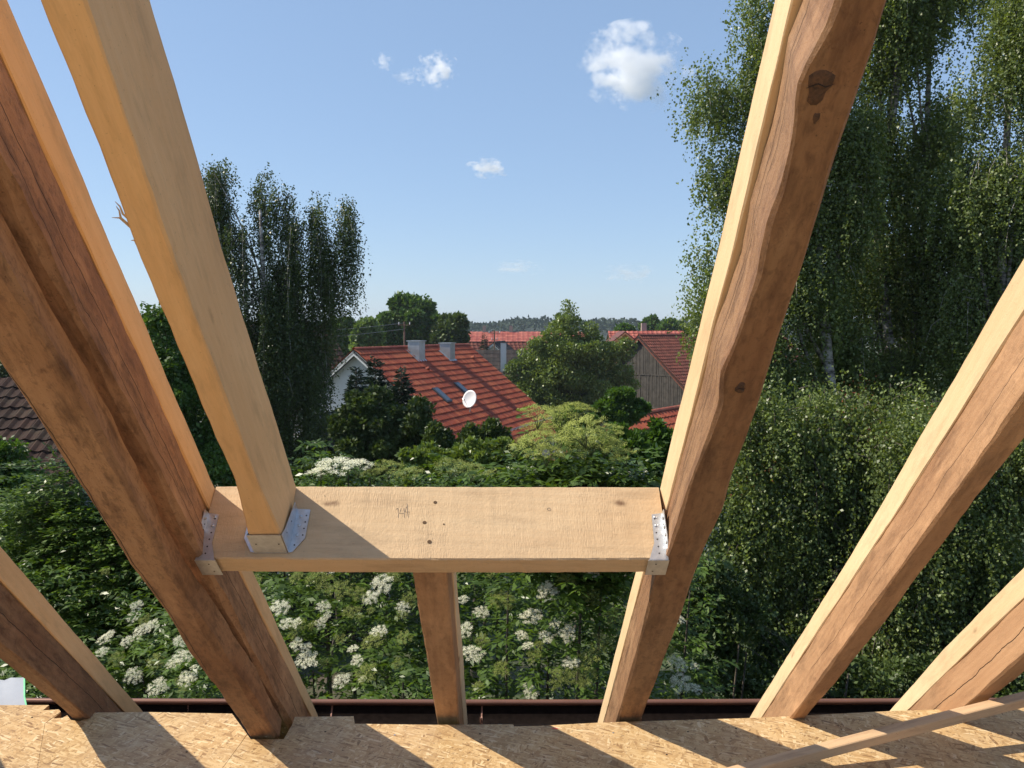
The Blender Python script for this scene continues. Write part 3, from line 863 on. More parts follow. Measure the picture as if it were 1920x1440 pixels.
# ---- more distant houses
def far_houses():
    # brown roof behind the weeping birch
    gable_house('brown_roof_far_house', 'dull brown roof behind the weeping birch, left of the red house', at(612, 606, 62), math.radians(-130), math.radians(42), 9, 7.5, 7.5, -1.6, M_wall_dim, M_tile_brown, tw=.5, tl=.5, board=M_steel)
    # long pale red roof at the far end
    O = at(872, 622, 150); L = 22
    e = empty('far_long_house', (O[0], O[1] - 6, -1.5), 'far long house with pale red roof in front of the forest', 'house')
    pit = math.radians(24)
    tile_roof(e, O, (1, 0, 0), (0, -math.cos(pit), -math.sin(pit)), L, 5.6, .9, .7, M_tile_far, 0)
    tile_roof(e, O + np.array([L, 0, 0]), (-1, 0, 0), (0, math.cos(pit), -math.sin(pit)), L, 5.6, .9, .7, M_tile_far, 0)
    MB().prism([(O[0] + .4, O[1] - 4.8, -1.6), (O[0] + L - .4, O[1] - 4.8, -1.6), (O[0] + L - .4, O[1] - 4.8, O[2] - 2.3), (O[0] + .4, O[1] - 4.8, O[2] - 2.3)], (0, 9.6, 0)).obj('wall', M_render, e)
    for px in (908, 958):
        q = at(px, 622, 150)
        MB().box(q + UPV * .3, (.6, .6, 1.6)).obj('chimney', M_brick, e)
    # dark maroon roof and small white gable
    gable_house('small_maroon_house', 'small house with dark maroon roof left of the little spruce', at(874, 642, 95), math.radians(72), math.radians(38), 9, 4.2, 4.2, -1.6, M_render, M_tile_barn, tw=.5, tl=.5)
    gable_house('white_gable_house', 'small white gable with dark roof right of the little spruce', at(925, 642, 88), math.radians(8), math.radians(40), 8, 3.2, 3.2, -1.6, M_render, M_tile_dark, tw=.5, tl=.5)
    # dark slate roof with chimney right behind the red roof
    O = at(868, 656, 62); L = 6.2
    e = empty('slate_roofed_house', (O[0], O[1] - 3, -1.5), 'dark slate roofed house with a tall pale chimney behind the red roof', 'house')
    pit = math.radians(40)
    tile_roof(e, O, (1, 0, 0), (0, -math.cos(pit), -math.sin(pit)), L, 6.5, .5, .42, M_tile_dark, 0)
    tile_roof(e, O + np.array([L, 0, 0]), (-1, 0, 0), (0, math.cos(pit), -math.sin(pit)), L, 6.5, .5, .42, M_tile_dark, 0)
    MB().prism([(O[0] + .3, O[1] - 4.4, -1.6), (O[0] + L - .3, O[1] - 4.4, -1.6), (O[0] + L - .3, O[1] - 4.4, O[2] - 4.1), (O[0] + .3, O[1] - 4.4, O[2] - 4.1)], (0, 8.8, 0)).obj('wall', M_wall_dim, e)
    q = at(944, 660, 58)
    ch = MB().box(q + UPV * -.35, (.40, .40, 2.0)).obj('chimney', M_render, e)
    MB().box(q + UPV * .67, (.48, .48, .06)).obj('chimney_cap', M_steel, ch)
    # yellow house beyond the barn
    O = at(1140, 621, 82); L = 7.3
    e = empty('yellow_house', (O[0], O[1] - 3, -1.5), 'yellow house with pinkish red roof and small front gable behind the barn', 'house')
    pit = math.radians(30)
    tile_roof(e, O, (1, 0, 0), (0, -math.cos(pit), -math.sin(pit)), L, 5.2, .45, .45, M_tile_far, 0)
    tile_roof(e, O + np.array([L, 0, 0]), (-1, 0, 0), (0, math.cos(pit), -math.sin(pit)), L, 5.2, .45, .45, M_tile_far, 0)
    MB().prism([(O[0] + .3, O[1] - 3.9, -1.6), (O[0] + L - .3, O[1] - 3.9, -1.6), (O[0] + L - .3, O[1] - 3.9, O[2] - 2.6), (O[0] + .3, O[1] - 3.9, O[2] - 2.6)], (0, 7.8, 0)).obj('wall', M_yellow, e)
    g = at(1171, 624, 76); w = 1.75
    MB().prism([g - UPV * .12, g + np.array([w, 0, -w * .8]), g + np.array([w, 0, -6]), g + np.array([-w, 0, -6]), g + np.array([-w, 0, -w * .8])], (0, 4, 0)).obj('front_gable', M_yellow, e)
    M_or = plain('orange_verge', (.70, .33, .14), .6)
    for sx in (-1, 1):
        k = np.array([sx * math.cos(.67), 0, -math.sin(.67)])
        q = g + np.array([0, -.5, .02])
        MB().prism([q, q + k * 2.7, q + k * 2.7 + UPV * .12, q + UPV * .13], (0, 5, 0)).obj('gable_roof', M_tile_barn, e)
        MB().prism([q + np.array([0, -.03, -.16]), q + k * 2.7 + np.array([0, -.03, -.14]), q + k * 2.7 + np.array([0, -.03, .0]), q + np.array([0, -.03, .0])], (0, .03, 0)).obj('bargeboard', M_or, e)
    q = at(1207, 617, 83)
    MB().box(q, (.5, .5, 1.2)).obj('chimney', M_brick, e)
    # house whose roof shines right of the yellow one
    O = at(1205, 620.5, 90); L = 4.4
    e = empty('shiny_roof_house', (O[0], O[1] - 3, -1.5), 'house with pale shining roof just above the barn ridge', 'house')
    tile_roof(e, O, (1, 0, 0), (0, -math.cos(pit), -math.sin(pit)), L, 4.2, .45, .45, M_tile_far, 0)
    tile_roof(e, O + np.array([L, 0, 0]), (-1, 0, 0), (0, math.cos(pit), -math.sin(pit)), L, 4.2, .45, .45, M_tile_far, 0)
    MB().prism([(O[0] + .3, O[1] - 3.0, -1.6), (O[0] + L - .3, O[1] - 3.0, -1.6), (O[0] + L - .3, O[1] - 3.0, O[2] - 2.1), (O[0] + .3, O[1] - 3.0, O[2] - 2.1)], (0, 6, 0)).obj('wall', M_render, e)
    # dark hut in the shade below the weeping birch
    gable_house('dark_hut', 'small dark garden hut in shade below the weeping birch', at(583, 782, 21), math.radians(10), math.radians(58), 5, 3.6, 3.6, -1.6, M_hut_shade, M_hut_shade, tw=.4, tl=.4, cat='hut', board=M_hut_shade, gutter=False, ridge_parts=False)
far_houses()

# ---- utility poles, wires
def pole(px, ytop, ybot, dist, label, arms=((.1, 1.0),)):
    t = at(px, ytop, dist)
    e = empty('utility_pole', (t[0], t[1], -1.5), label, 'utility pole', 'utility poles behind the houses')
    MB().tube([(t[0], t[1], -1.5), tuple(t)], [.09, .06], 8).obj('post', M_pole, e)
    for dz, w in arms:
        arm = MB().box(t - UPV * dz, (w, .08, .08)).obj('cross_arm', M_pole, e)
        for s in (-.45, 0, .45):
            MB().tube([t - UPV * (dz - .04) + np.array([s * w, 0, 0]), t - UPV * (dz - .22) + np.array([s * w, 0, 0])], [.04, .03], 6).obj('insulator', M_dish, arm)
    return t
t1 = pole(758, 603, 650, 62, 'dark wooden utility pole standing before the big oak', ((.25, .9),))
t2 = pole(927, 619, 655, 85, 'wooden utility pole with cross arms before the pale red roof', ((.3, 1.2), (1.0, .6)))
for k, (dz, tz) in enumerate(((0, 0), (.45, .5))):
    A_ = t1 - UPV * (.1 + dz); B_ = at(330, 606, 48) - UPV * dz
    pts = [A_ + (B_ - A_) * i / 12 - UPV * (.5 * math.sin(math.pi * i / 12)) for i in range(13)]
    tag(MB().tube(pts, .011, 4).obj('power_line', M_wire), ('upper' if k == 0 else 'lower') + ' power line running left from the dark wooden pole', 'power line', 'power lines to the pole')

# ================================================================ TREES AND SHRUBS
# far trees
blob_tree('oak_tree', 'big round green oak behind the red roof', 'tree', [(770, 590, 38), (735, 610, 30), (800, 615, 34), (760, 630, 36), (725, 640, 28), (788, 575, 24), (755, 565, 18), (818, 636, 26)], 92, .50, 26000, L_oak, M_bark, trunk_r=.5)
blob_tree('round_tree', 'darker round tree just right of the big oak', 'tree', [(848, 610, 22), (862, 628, 20), (835, 630, 22), (852, 645, 20)], 88, .45, 11000, L_dark, M_bark, trunk_r=.35)
blob_tree('pale_willow', 'pale yellow green willow left of the big oak', 'tree', [(688, 612, 18), (682, 630, 22), (700, 635, 18), (676, 648, 16)], 78, .36, 8000, L_willow, M_bark, trunk_r=.3)
blob_tree('village_tree', 'dark green tree between weeping birch and pale willow', 'tree', [(640, 616, 22), (655, 640, 22), (628, 604, 14), (648, 660, 20), (610, 640, 24)], 84, .40, 9000, L_oak, M_bark, trunk_r=.3)
blob_tree('horizon_tree', 'green tree on the horizon behind the yellow house', 'tree', [(1222, 607, 13), (1232, 612, 12), (1212, 614, 10)], 150, .7, 4000, L_oak, M_bark, trunk_r=.3)
blob_tree('horizon_tree', 'broad group tree on the horizon right of the barn ridge', 'tree', [(1250, 612, 12), (1266, 614, 12), (1280, 618, 10), (1240, 618, 10)], 145, .7, 4500, L_oak, M_bark, trunk_r=.3)
blob_tree('horizon_tree', 'low round tree just left above the small yellow gable', 'tree', [(1160, 620, 9), (1170, 618, 10), (1180, 621, 8)], 120, .55, 2500, L_lush, M_bark, trunk_r=.3)

# walnut in the middle
blob_tree('walnut_tree', 'large broad green tree with pointed top between red roof and barn', 'tree',
    [(1066, 574, 14), (1066, 592, 22), (1064, 614, 32), (1044, 638, 36), (1090, 638, 36), (1016, 668, 42), (1062, 668, 54), (1115, 668, 44), (988, 700, 40), (1040, 715, 55), (1095, 715, 58), (1150, 690, 42), (1000, 740, 46), (1060, 755, 50), (1120, 745, 45), (1085, 790, 40), (1040, 790, 30), (1130, 780, 36), (1165, 655, 26), (1175, 720, 26)],
    58, .18, 100000, L_walnut, M_bark, trunk_r=.4, sub=12, subr=.34, trunk_px=1075)

def spruce(name, label, px, ytop, ybot, wpx, dist, n, mat, needle, dens=1.0, group=None, lean=0):
    top = at(px, ytop, dist); bot = at(px, ybot, dist)
    H = top[2] - bot[2]; W = wpx / FPX * dist
    e = empty(name, (top[0], top[1], -1.5), label, 'conifer', group)
    lv = int(H / max(.16, H / 22))
    C, A = [], []
    br = MB()
    for i in range(lv):
        t = (i + .5) / lv
        z = top[2] - H * t
        z0_ = z
        R = W * (t ** .85) * random.uniform(.8, 1.12)
        nb = 6 + int(5 * t)
        for k in range(nb):
            a = 2 * math.pi * (k / nb + random.random() * .12) + i * 2.4
            ln = R * random.uniform(.45, 1.3); z = z0_ + random.uniform(-.6, .6) * H / lv
            d = np.array([math.cos(a), math.sin(a), 0])
            pts = [np.array([top[0], top[1], z]) + d * ln * s + UPV * (-.18 * ln * s + .16 * ln * s * s) for s in (0, .5, 1)]
            br.tube(pts, [.02, .012, .004], 3, cap=False)
            m = int(n * ln)
            s = RNG.random(m) ** .7
            P = np.array([top[0], top[1], z]) + d * (ln * s)[:, None] + UPV * (-.18 * ln * s + .16 * ln * s * s)[:, None]
            sd = np.array([-math.sin(a), math.cos(a), 0])
            off = RNG.normal(0, 1, m) * (.06 + .34 * (1 - s) * ln * .5)
            P = P + sd * off[:, None] + RNG.normal(0, .025, (m, 3))
            C.append(P)
            A.append(unit(d * .8 + sd * np.sign(off)[:, None] * .7 + UPV * .15 + RNG.normal(0, .3, (m, 3))))
    C = np.concatenate(C); A = np.concatenate(A)
    leaf_mesh('needles', C, A, side_of(A), needle * RNG.uniform(.6, 1.2, len(C)), needle * .28, mat, e)
    br.tube([(top[0], top[1], -1.5), (top[0], top[1], top[2])], [.11, .015], 6)
    br.obj('trunk', M_bark, e)
    return e
spruce('spruce', 'small dark spruce in front of the pale red far roof', 908, 626, 665, 12, 66, 60, L_conif, .16)
G = 'young firs before the white gable'
spruce('fir_tree', 'left young fir before the white gable', 668, 690, 900, 66, 25, 190, L_conif, .17, group=G)
spruce('fir_tree', 'tallest young fir overlapping the gable end of the red roof', 703, 672, 900, 84, 26.5, 190, L_conif, .17, group=G)
spruce('fir_tree', 'right young fir in front of the red tiles', 752, 692, 900, 76, 26, 190, L_conif, .17, group=G)

blob_tree('maple_tree', 'dark bushy maple in front of the firs', 'tree', [(672, 768, 34), (708, 752, 28), (645, 800, 32), (790, 770, 28), (690, 800, 42), (660, 840, 40), (730, 830, 45), (770, 795, 34), (800, 822, 40), (760, 860, 40), (700, 875, 40), (640, 880, 34), (830, 850, 36), (735, 775, 26)], 19, .11, 34000, L_dark, M_bark, trunk_r=.1)
blob_tree('maple_tree', 'dull green leafy tree hiding the lower red roof', 'tree', [(925, 812, 24), (880, 832, 28), (915, 848, 34), (870, 862, 34), (945, 850, 26), (945, 815, 14), (885, 806, 14), (815, 820, 24)], 17, .10, 24000, L_dark, M_bark, trunk_r=.09)
blob_tree('small_tree', 'small round bright green tree below the barn gable', 'tree', [(1165, 752, 26), (1140, 768, 22), (1192, 768, 22), (1168, 780, 26), (1150, 745, 12)], 27, .13, 12000, L_lush, M_bark, trunk_r=.1)
blob_tree('bush', 'bright green bush at the lower corner of the red roof', 'bush', [(1075, 782, 22), (1058, 798, 22), (1095, 800, 24), (1075, 815, 26), (1110, 815, 20)], 21, .10, 12000, L_lush, M_bark, trunk_r=.06)
blob_tree('bush', 'deep green leafy bush filling the corner left of the big right rafter', 'bush', [(1090, 828, 26), (1130, 850, 34), (1170, 835, 30), (1210, 845, 34), (1240, 825, 26), (1190, 880, 38), (1140, 895, 36), (1240, 880, 36), (1215, 920, 36), (1262, 850, 26), (1160, 812, 16), (1235, 800, 12)], 10.5, .085, 42000, L_lush, M_bark, trunk_r=.06, sub=14, subr=.3)
blob_tree('bush', 'grey green glossy shrub rising just above the header beam', 'bush', [(800, 858, 26), (830, 880, 34), (870, 862, 28), (905, 852, 26), (940, 850, 28), (970, 862, 24), (780, 895, 32), (905, 890, 40), (955, 895, 38), (850, 910, 30), (985, 840, 14), (760, 855, 12), (885, 836, 14)], 9.2, .062, 52000, L_walnut, M_bark, trunk_r=.05, sub=16, subr=.28, up=.8)
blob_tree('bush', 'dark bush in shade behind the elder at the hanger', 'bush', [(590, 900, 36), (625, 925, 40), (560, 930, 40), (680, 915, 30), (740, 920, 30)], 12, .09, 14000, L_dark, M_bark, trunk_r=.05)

# ---- weeping birch at the left
weeping_tree('weeping_birch', 'tall dark weeping birch left of the red house', 'birch tree',
    [(395, 325, 36), (432, 310, 26), (400, 380, 42), (425, 440, 44), (495, 345, 30), (540, 362, 34), (592, 366, 30), (645, 400, 30), (570, 420, 48), (500, 410, 44), (628, 425, 34), (608, 470, 40), (640, 500, 24), (450, 500, 40), (540, 500, 46), (600, 500, 26), (480, 690, 60), (500, 560, 50), (590, 700, 40), (500, 590, 62), (560, 620, 50), (460, 640, 60), (520, 690, 62), (570, 720, 42), (480, 770, 60), (545, 800, 45), (440, 720, 50), (590, 640, 26)],
    20, .056, 4700, L_birch2, M_birchbark, trunks=((510, 400, .17), (425, 420, .12)), hang=(.9, 2.9), spacing=.040, base_px=500, spread=.085, curt=10)

# ---- tree between the doubled rafters and the trimmed rafter
blob_tree('garden_tree', 'green garden tree seen between two rafters at the left', 'tree', [(285, 590, 26), (310, 620, 36), (275, 650, 34), (330, 680, 45), (300, 730, 50), (345, 760, 50), (330, 820, 55), (380, 830, 50), (400, 880, 55), (240, 700, 40), (420, 770, 36), (260, 800, 60)], 14, .085, 42000, L_oak, M_bark, trunk_r=.12)

blob_tree('backyard_tree', 'dark tree rising behind the brown roof at the left edge', 'tree', [(-20, 690, 50), (40, 680, 40), (100, 700, 45), (-90, 660, 60), (-160, 650, 70), (160, 690, 45), (60, 730, 40), (-60, 740, 60)], 34, .18, 16000, L_dark, M_bark, trunk_r=.2)
blob_tree('backyard_tree', 'deep green tree behind the garden tree between the left rafters', 'tree', [(230, 640, 50), (300, 620, 45), (200, 700, 50), (360, 640, 50), (420, 660, 50), (300, 720, 60), (380, 740, 60)], 30, .16, 20000, L_dark, M_bark, trunk_r=.2)

# ---- hornbeam sprays at the left
def spray_bush(name, label, lobes, dist, nsp, mat, leaf, dirx=-1, length=(.35, .9), cat='shrub', ground=0.0):
    Ls = lobes3(lobes, dist)
    c0 = Ls[:, :3].mean(0)
    e = empty(name, (c0[0], c0[1], ground), label, cat)
    pr = Ls[:, 3] ** 2; pr /= pr.sum()
    C, A, B = [], [], []; br = MB(); rn = []
    for s in range(nsp):
        li = RNG.choice(len(Ls), p=pr)
        d0 = rand_dirs(1)[0]; d0[1] = -abs(d0[1])
        p = Ls[li, :3] + d0 * Ls[li, 3] * RNG.random() ** .4
        d = unit((np.array([dirx * .8, -.35, .12]) + RNG.normal(0, .35, 3) * np.array([1, 1, .35]))[None])[0]
        ln = RNG.uniform(*length)
        pts = [p + d * ln * t + UPV * (.10 * t - .22 * t * t) * ln for t in np.linspace(0, 1, 5)]
        if s % 3 == 0: br.tube(pts, [.006, .005, .004, .003, .002], 3, cap=False)
        sd = unit(np.cross(d, UPV)[None])[0]
        m = int(ln / leaf * 7)
        t = RNG.random(m) ** .85
        q = p + d * (ln * t)[:, None] + UPV * ((.10 * t - .22 * t * t) * ln)[:, None]
        sg = RNG.choice([-1, 1], m) * RNG.random(m) ** .7 * (.24 * (1 - t * .75)) * ln
        q = q + sd * sg[:, None] + RNG.normal(0, .012, (m, 3))
        C.append(q); A.append(unit(d * .8 + sd * np.sign(sg)[:, None] * .6 + RNG.normal(0, .22, (m, 3)) - UPV * .12))
        B.append(unit(sd * .8 - d * np.sign(sg)[:, None] * .5 + RNG.normal(0, .3, (m, 3))))
        rn.append(np.full(m, RNG.random() * .5) + .4 * RNG.random(m))
    C = np.concatenate(C); A = np.concatenate(A); B = np.concatenate(B)
    B = unit(B - A * np.sum(A * B, 1, keepdims=True))
    L = leaf * RNG.uniform(.6, 1.2, len(C))
    leaf_mesh('foliage', C, A, B, L, L * .52, mat, e, rnd=np.concatenate(rn))
    b = np.array([c0[0], c0[1] + .5, ground])
    for l in Ls: br.tube([b, (b + l[:3]) / 2 + RNG.normal(0, .1, 3), l[:3]], [.035, .02, .006], 5, cap=False)
    br.obj('branches', M_bark, e)
    return e
spray_bush('hornbeam', 'hornbeam with feathery arching sprays at the left behind the rafters', [(165, 940, 34), (200, 985, 55), (160, 1050, 48), (230, 1050, 70), (170, 1110, 70), (250, 1130, 80), (200, 1190, 70), (300, 1180, 70), (120, 1170, 60), (330, 1100, 60), (90, 1120, 45), (260, 990, 50), (175, 890, 20), (350, 1020, 50)], 8.0, 1750, L_hedge, .055)
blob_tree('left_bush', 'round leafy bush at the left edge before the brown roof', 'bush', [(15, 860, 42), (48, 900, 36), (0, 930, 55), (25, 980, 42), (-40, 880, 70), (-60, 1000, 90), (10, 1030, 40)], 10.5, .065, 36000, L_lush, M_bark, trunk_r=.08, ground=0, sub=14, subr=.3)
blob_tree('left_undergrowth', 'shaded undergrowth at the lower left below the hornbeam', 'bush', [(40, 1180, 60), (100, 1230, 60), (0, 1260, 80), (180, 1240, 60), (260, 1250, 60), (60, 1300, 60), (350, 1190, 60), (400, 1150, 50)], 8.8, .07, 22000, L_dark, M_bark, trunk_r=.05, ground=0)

# ---- big birches at the right
RL1 = [(1330, 160, 34), (1375, 175, 44), (1345, 325, 36), (1385, 330, 40), (1312, 180, 22), (1330, 470, 34), (1350, 545, 44), (1325, 590, 30), (1425, 70, 44), (1440, 0, 40), (1390, 430, 48), (1400, 560, 60), (1440, 640, 70), (1360, 640, 36), (1450, 470, 70), (1460, 300, 70), (1470, 150, 70), (1530, 30, 60), (1500, 720, 80), (1540, 560, 80), (1550, 400, 85), (1560, 240, 80)]
RL2 = [(1620, 120, 80), (1650, -20, 90), (1640, 300, 85), (1620, 470, 85), (1600, 620, 85), (1690, 560, 90), (1720, 400, 85), (1740, 230, 70), (1760, 60, 80), (1800, -80, 90), (1660, 700, 70), (1740, 660, 60), (1770, 500, 70), (1790, 420, 60), (1770, 580, 60)]
RL3 = [(1850, 150, 80), (1880, 0, 80), (1840, 330, 85), (1900, 430, 85), (1850, 560, 90), (1930, 640, 90), (1980, 250, 90), (1990, 80, 90), (1800, 680, 70), (1990, 500, 90), (1890, 740, 70)]
GB = 'birches at the right'
weeping_tree('birch_tree', 'birch whose loose lobes overhang the sky left of the big right rafter', 'birch tree', RL1, 14, .052, 8200, L_birch, M_birchbark, trunks=((1560, -60, .16),), hang=(.35, 1.2), spacing=.030, base_px=1560, spread=.13, curt=9, group=GB)
weeping_tree('birch_tree', 'tall birch with white stems right of the big rafter', 'birch tree', RL2, 15, .054, 8600, L_birch, M_birchbark, trunks=((1670, -120, .15), (1748, -140, .13)), hang=(.35, 1.2), spacing=.030, base_px=1705, spread=.13, curt=9, group=GB)
weeping_tree('birch_tree', 'birch at the right edge behind the sloping rafter', 'birch tree', RL3, 13.5, .050, 7400, L_birch, M_birchbark, trunks=((1890, -120, .14),), hang=(.35, 1.2), spacing=.030, base_px=1900, spread=.13, curt=9, group=GB)
# lower leafy masses
weeping_tree('young_birch', 'low dense birch thicket below the tall birches', 'birch tree',
    [(1390, 760, 60), (1460, 800, 75), (1420, 880, 80), (1500, 900, 90), (1380, 960, 60), (1450, 1000, 90), (1540, 1010, 90), (1580, 850, 85), (1400, 1060, 60), (1480, 1110, 80), (1570, 1120, 80), (1640, 930, 90), (1420, 1150, 45), (1350, 1040, 35), (1620, 780, 70), (1700, 760, 40), (1530, 760, 60), (1340, 1120, 40), (1640, 1020, 70)],
    10.5, .046, 7200, L_birch, M_bark, ground=-1, trunks=((1500, 800, .07), (1580, 800, .06)), hang=(.25, .8), spacing=.028, spread=.12, base_px=1500)
weeping_tree('young_birch', 'leafy birch thicket at the lower right corner between the rafters', 'birch tree',
    [(1700, 820, 80), (1780, 900, 90), (1860, 960, 90), (1720, 1010, 90), (1660, 1090, 80), (1800, 1060, 90), (1900, 1080, 80), (1930, 850, 90), (1700, 1170, 80), (1640, 1220, 70), (1780, 1180, 70), (1870, 1180, 70), (1560, 1210, 50), (1700, 1260, 50), (1950, 1200, 70)],
    9.8, .046, 7200, L_birch, M_bark, ground=-1, trunks=((1760, 850, .06), (1850, 860, .06)), hang=(.25, .8), spacing=.028, spread=.12, base_px=1790)

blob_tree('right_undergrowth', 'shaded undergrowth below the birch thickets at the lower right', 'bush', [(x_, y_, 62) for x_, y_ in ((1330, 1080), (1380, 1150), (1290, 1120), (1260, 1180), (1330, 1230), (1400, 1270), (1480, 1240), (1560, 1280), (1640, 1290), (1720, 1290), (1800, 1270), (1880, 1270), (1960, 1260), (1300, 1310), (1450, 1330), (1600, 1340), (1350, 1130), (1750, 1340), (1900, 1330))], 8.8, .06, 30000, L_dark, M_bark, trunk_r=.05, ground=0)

# ---- elder in blossom right below the eaves
BUMPS = [(.30, 5.05, .36, 1.35), (.70, 5.3, .20, .90), (-.35, 6.0, .55, .08), (-1.4, 6.6, .6, .08), (.1, 6.4, .5, .06), (-.1, 5.6, .3, .25), (1.1, 6.4, .4, .2), (-2.3, 6.2, .7, .0), (-1.9, 5.2, .5, .15)]
def elder_top(x, y):
    x = np.asarray(x, float); y = np.asarray(y, float)
    z = -2.45 + .55 * np.clip(y - 4.7, 0, 2.2) - .6 * np.clip(y - 7.2, 0, 3) ** 1.3
    z = z + .12 * np.sin(x * 5.1 + y * 2.3) + .12 * np.sin(x * 2.7 - y * 4.7 + 1) + .09 * np.sin(x * 11 + 2) * np.sin(y * 9)
    for bx, by, r, h in BUMPS: z = z + h * np.exp(-((x - bx) ** 2 + (y - by) ** 2) / (r * r))
    z = z - .9 * np.clip(x - 1.15, 0, 3) - .9 * np.clip(-1.75 - x, 0, 1.0)
    return z + EYE
def build_elder():
    e = empty('elder_bush', (-.6, 6.2, 0), 'large elder bush covered in white and yellow green flower heads below the eaves', 'elder bush')
    n = 12500
    x = RNG.uniform(-4.3, 1.45, n); y = RNG.uniform(4.55, 8.3, n)
    dep = RNG.exponential(.42, n); dep = np.where((x > -.25) & (RNG.random(n) < .5), dep * 2.6 + .25, dep); dep = np.minimum(dep, 3.2)
    z = elder_top(x, y) - dep
    P = np.stack([x, y, z], 1)
    q_ = RNG.integers(0, 5, 2600); cx_ = np.array([.30, .55, .15, .75, .42])[q_]; cz_ = np.array([-.95, -1.1, -1.15, -1.2, -1.4])[q_]
    P2 = np.stack([cx_ + RNG.normal(0, .13, 2600), 5.0 + RNG.normal(0, .13, 2600), EYE + cz_ + RNG.normal(0, .16, 2600)], 1)
    P = np.concatenate([P, P2]); n = len(P)
    # compound leaves: rachis with leaflets
    az = RNG.uniform(0, 2 * math.pi, n)
    d = np.stack([np.cos(az), np.sin(az) - .35, RNG.uniform(-.15, .45, n)], 1); d = unit(d)
    sd = unit(np.cross(d, np.array([0, 0, 1.0]) + RNG.normal(0, .25, (n, 3))))
    tone = RNG.random(n)
    rl = RNG.uniform(.10, .19, n)
    C, A, B, R = [], [], [], []
    for t, s in ((.35, -1), (.35, 1), (.65, -1), (.65, 1), (.95, -1), (.95, 1), (1.05, 0)):
        c = P + d * (rl * t)[:, None] - UPV * (.12 * rl * t * t)[:, None]
        a = unit(d * (.55 if s else 1) + sd * s * .8 + RNG.normal(0, .16, (n, 3)) - UPV * .22)
        b = unit(np.cross(a, unit(np.cross(d, sd)) + RNG.normal(0, .35, (n, 3))))
        C.append(c); A.append(a); B.append(b); R.append(.6 * tone + .35 * RNG.random(n))
    C = np.concatenate(C); A = np.concatenate(A); B = np.concatenate(B); R = np.concatenate(R)
    st = MB()
    for k in range(46):
        x, y = random.uniform(-3.6, 1.8), random.uniform(4.8, 7.6)
        zt = float(elder_top(x, y)) - .05
        b = np.array([-.6 + (x + .6) * .35, 6.2 + (y - 6.2) * .35, 0])
        m = (b + np.array([x, y, zt])) / 2 + np.array([(x + .6) * .25, (y - 6.2) * .25, .2])
        st.tube([b, m, (x, y, zt)], [.035, .02, .006], 5, cap=False)
    st.obj('stems', M_bark, e)
    # flower heads: domed umbels of tiny florets
    def umbel(nf, mat, seed, fs):
        R = np.random.default_rng(seed)
        ray_n = 26
        C, A = [], []
        for k in range(ray_n):
            rr = math.sqrt((k + .5) / ray_n); th = k * 2.39996 + R.normal(0, .2)
            rr *= 1 + R.normal(0, .06)
            c = np.array([rr * math.cos(th), rr * math.sin(th), .30 * (1 - rr * rr) + R.normal(0, .03)])
            m = nf // ray_n
            q = c + R.normal(0, 1, (m, 3)) * np.array([.105, .105, .035])
            C.append(q)
            A.append(unit(R.normal(0, 1, (m, 3)) * np.array([1, 1, .35])))
        C = np.concatenate(C); A = np.concatenate(A)
        o = leaf_mesh('flower_head', C - A * fs * .5, A, unit(np.cross(A, UPV + R.normal(0, .4, A.shape))), fs, fs * .95, mat, None, rnd=R.random(len(C)))
        me = o.data
        bpy.data.objects.remove(o)
        return me
    white = [umbel(1800, M_fl_white, 5 + i, .054) for i in range(3)]
    green = [umbel(1500, M_fl_green, 50 + i, .050) for i in range(3)]
    topm = [umbel(2200, M_fl_top, 80 + i, .042) for i in range(3)]
    def stalk_mesh():
        mb = MB()
        for k in range(8):
            a = k * .785
            mb.tube([(0, 0, -.75), (.25 * math.cos(a), .25 * math.sin(a), -.25), (.75 * math.cos(a), .75 * math.sin(a), .02)], [.022, .014, .008], 3, cap=False)
        me = bpy.data.meshes.new('flower_stalk'); me.from_pydata([tuple(map(float, v)) for v in mb.v], [], mb.f); me.materials.append(M_stem); me.update()
        return me
    stalk = stalk_mesh()
    W = [(625, 1075, 20), (718, 1115, 20), (697, 1140, 14), (757, 1157, 13), (713, 1203, 15), (530, 1158, 18), (542, 1188, 13), (580, 1255, 22), (560, 1226, 12), (643, 1295, 15), (672, 1257, 12), (1026, 1133, 22), (997, 1177, 20), (903, 1167, 13), (1062, 1209, 16), (1023, 1215, 14), (978, 1212, 11), (989, 1231, 10), (1040, 1192, 10), (886, 1245, 20), (872, 1200, 14), (1070, 1262, 14), (996, 1318, 12), (1108, 1097, 16), (870, 1142, 10), (350, 1250, 17), (358, 1290, 16), (272, 1198, 16), (205, 1212, 16), (245, 1218, 11), (345, 1220, 12), (257, 1283, 16), (300, 1305, 18), (332, 1262, 12), (292, 1188, 12), (520, 1072, 18), (552, 1070, 20), (588, 1066, 20), (600, 1062, 14), (633, 893, 34), (602, 903, 24), (672, 890, 30), (1003, 903, 26), (980, 898, 24), (1165, 908, 16), (1190, 905, 18), (1266, 1262, 18), (1272, 1300, 20), (1232, 1185, 14), (1300, 1310, 12), (1100, 1085, 12), (450, 1310, 15), (410, 1270, 14), (665, 1235, 10), (800, 1110, 10), (930, 1080, 14), (1175, 1265, 10), (520, 1240, 14), (480, 1180, 12)]
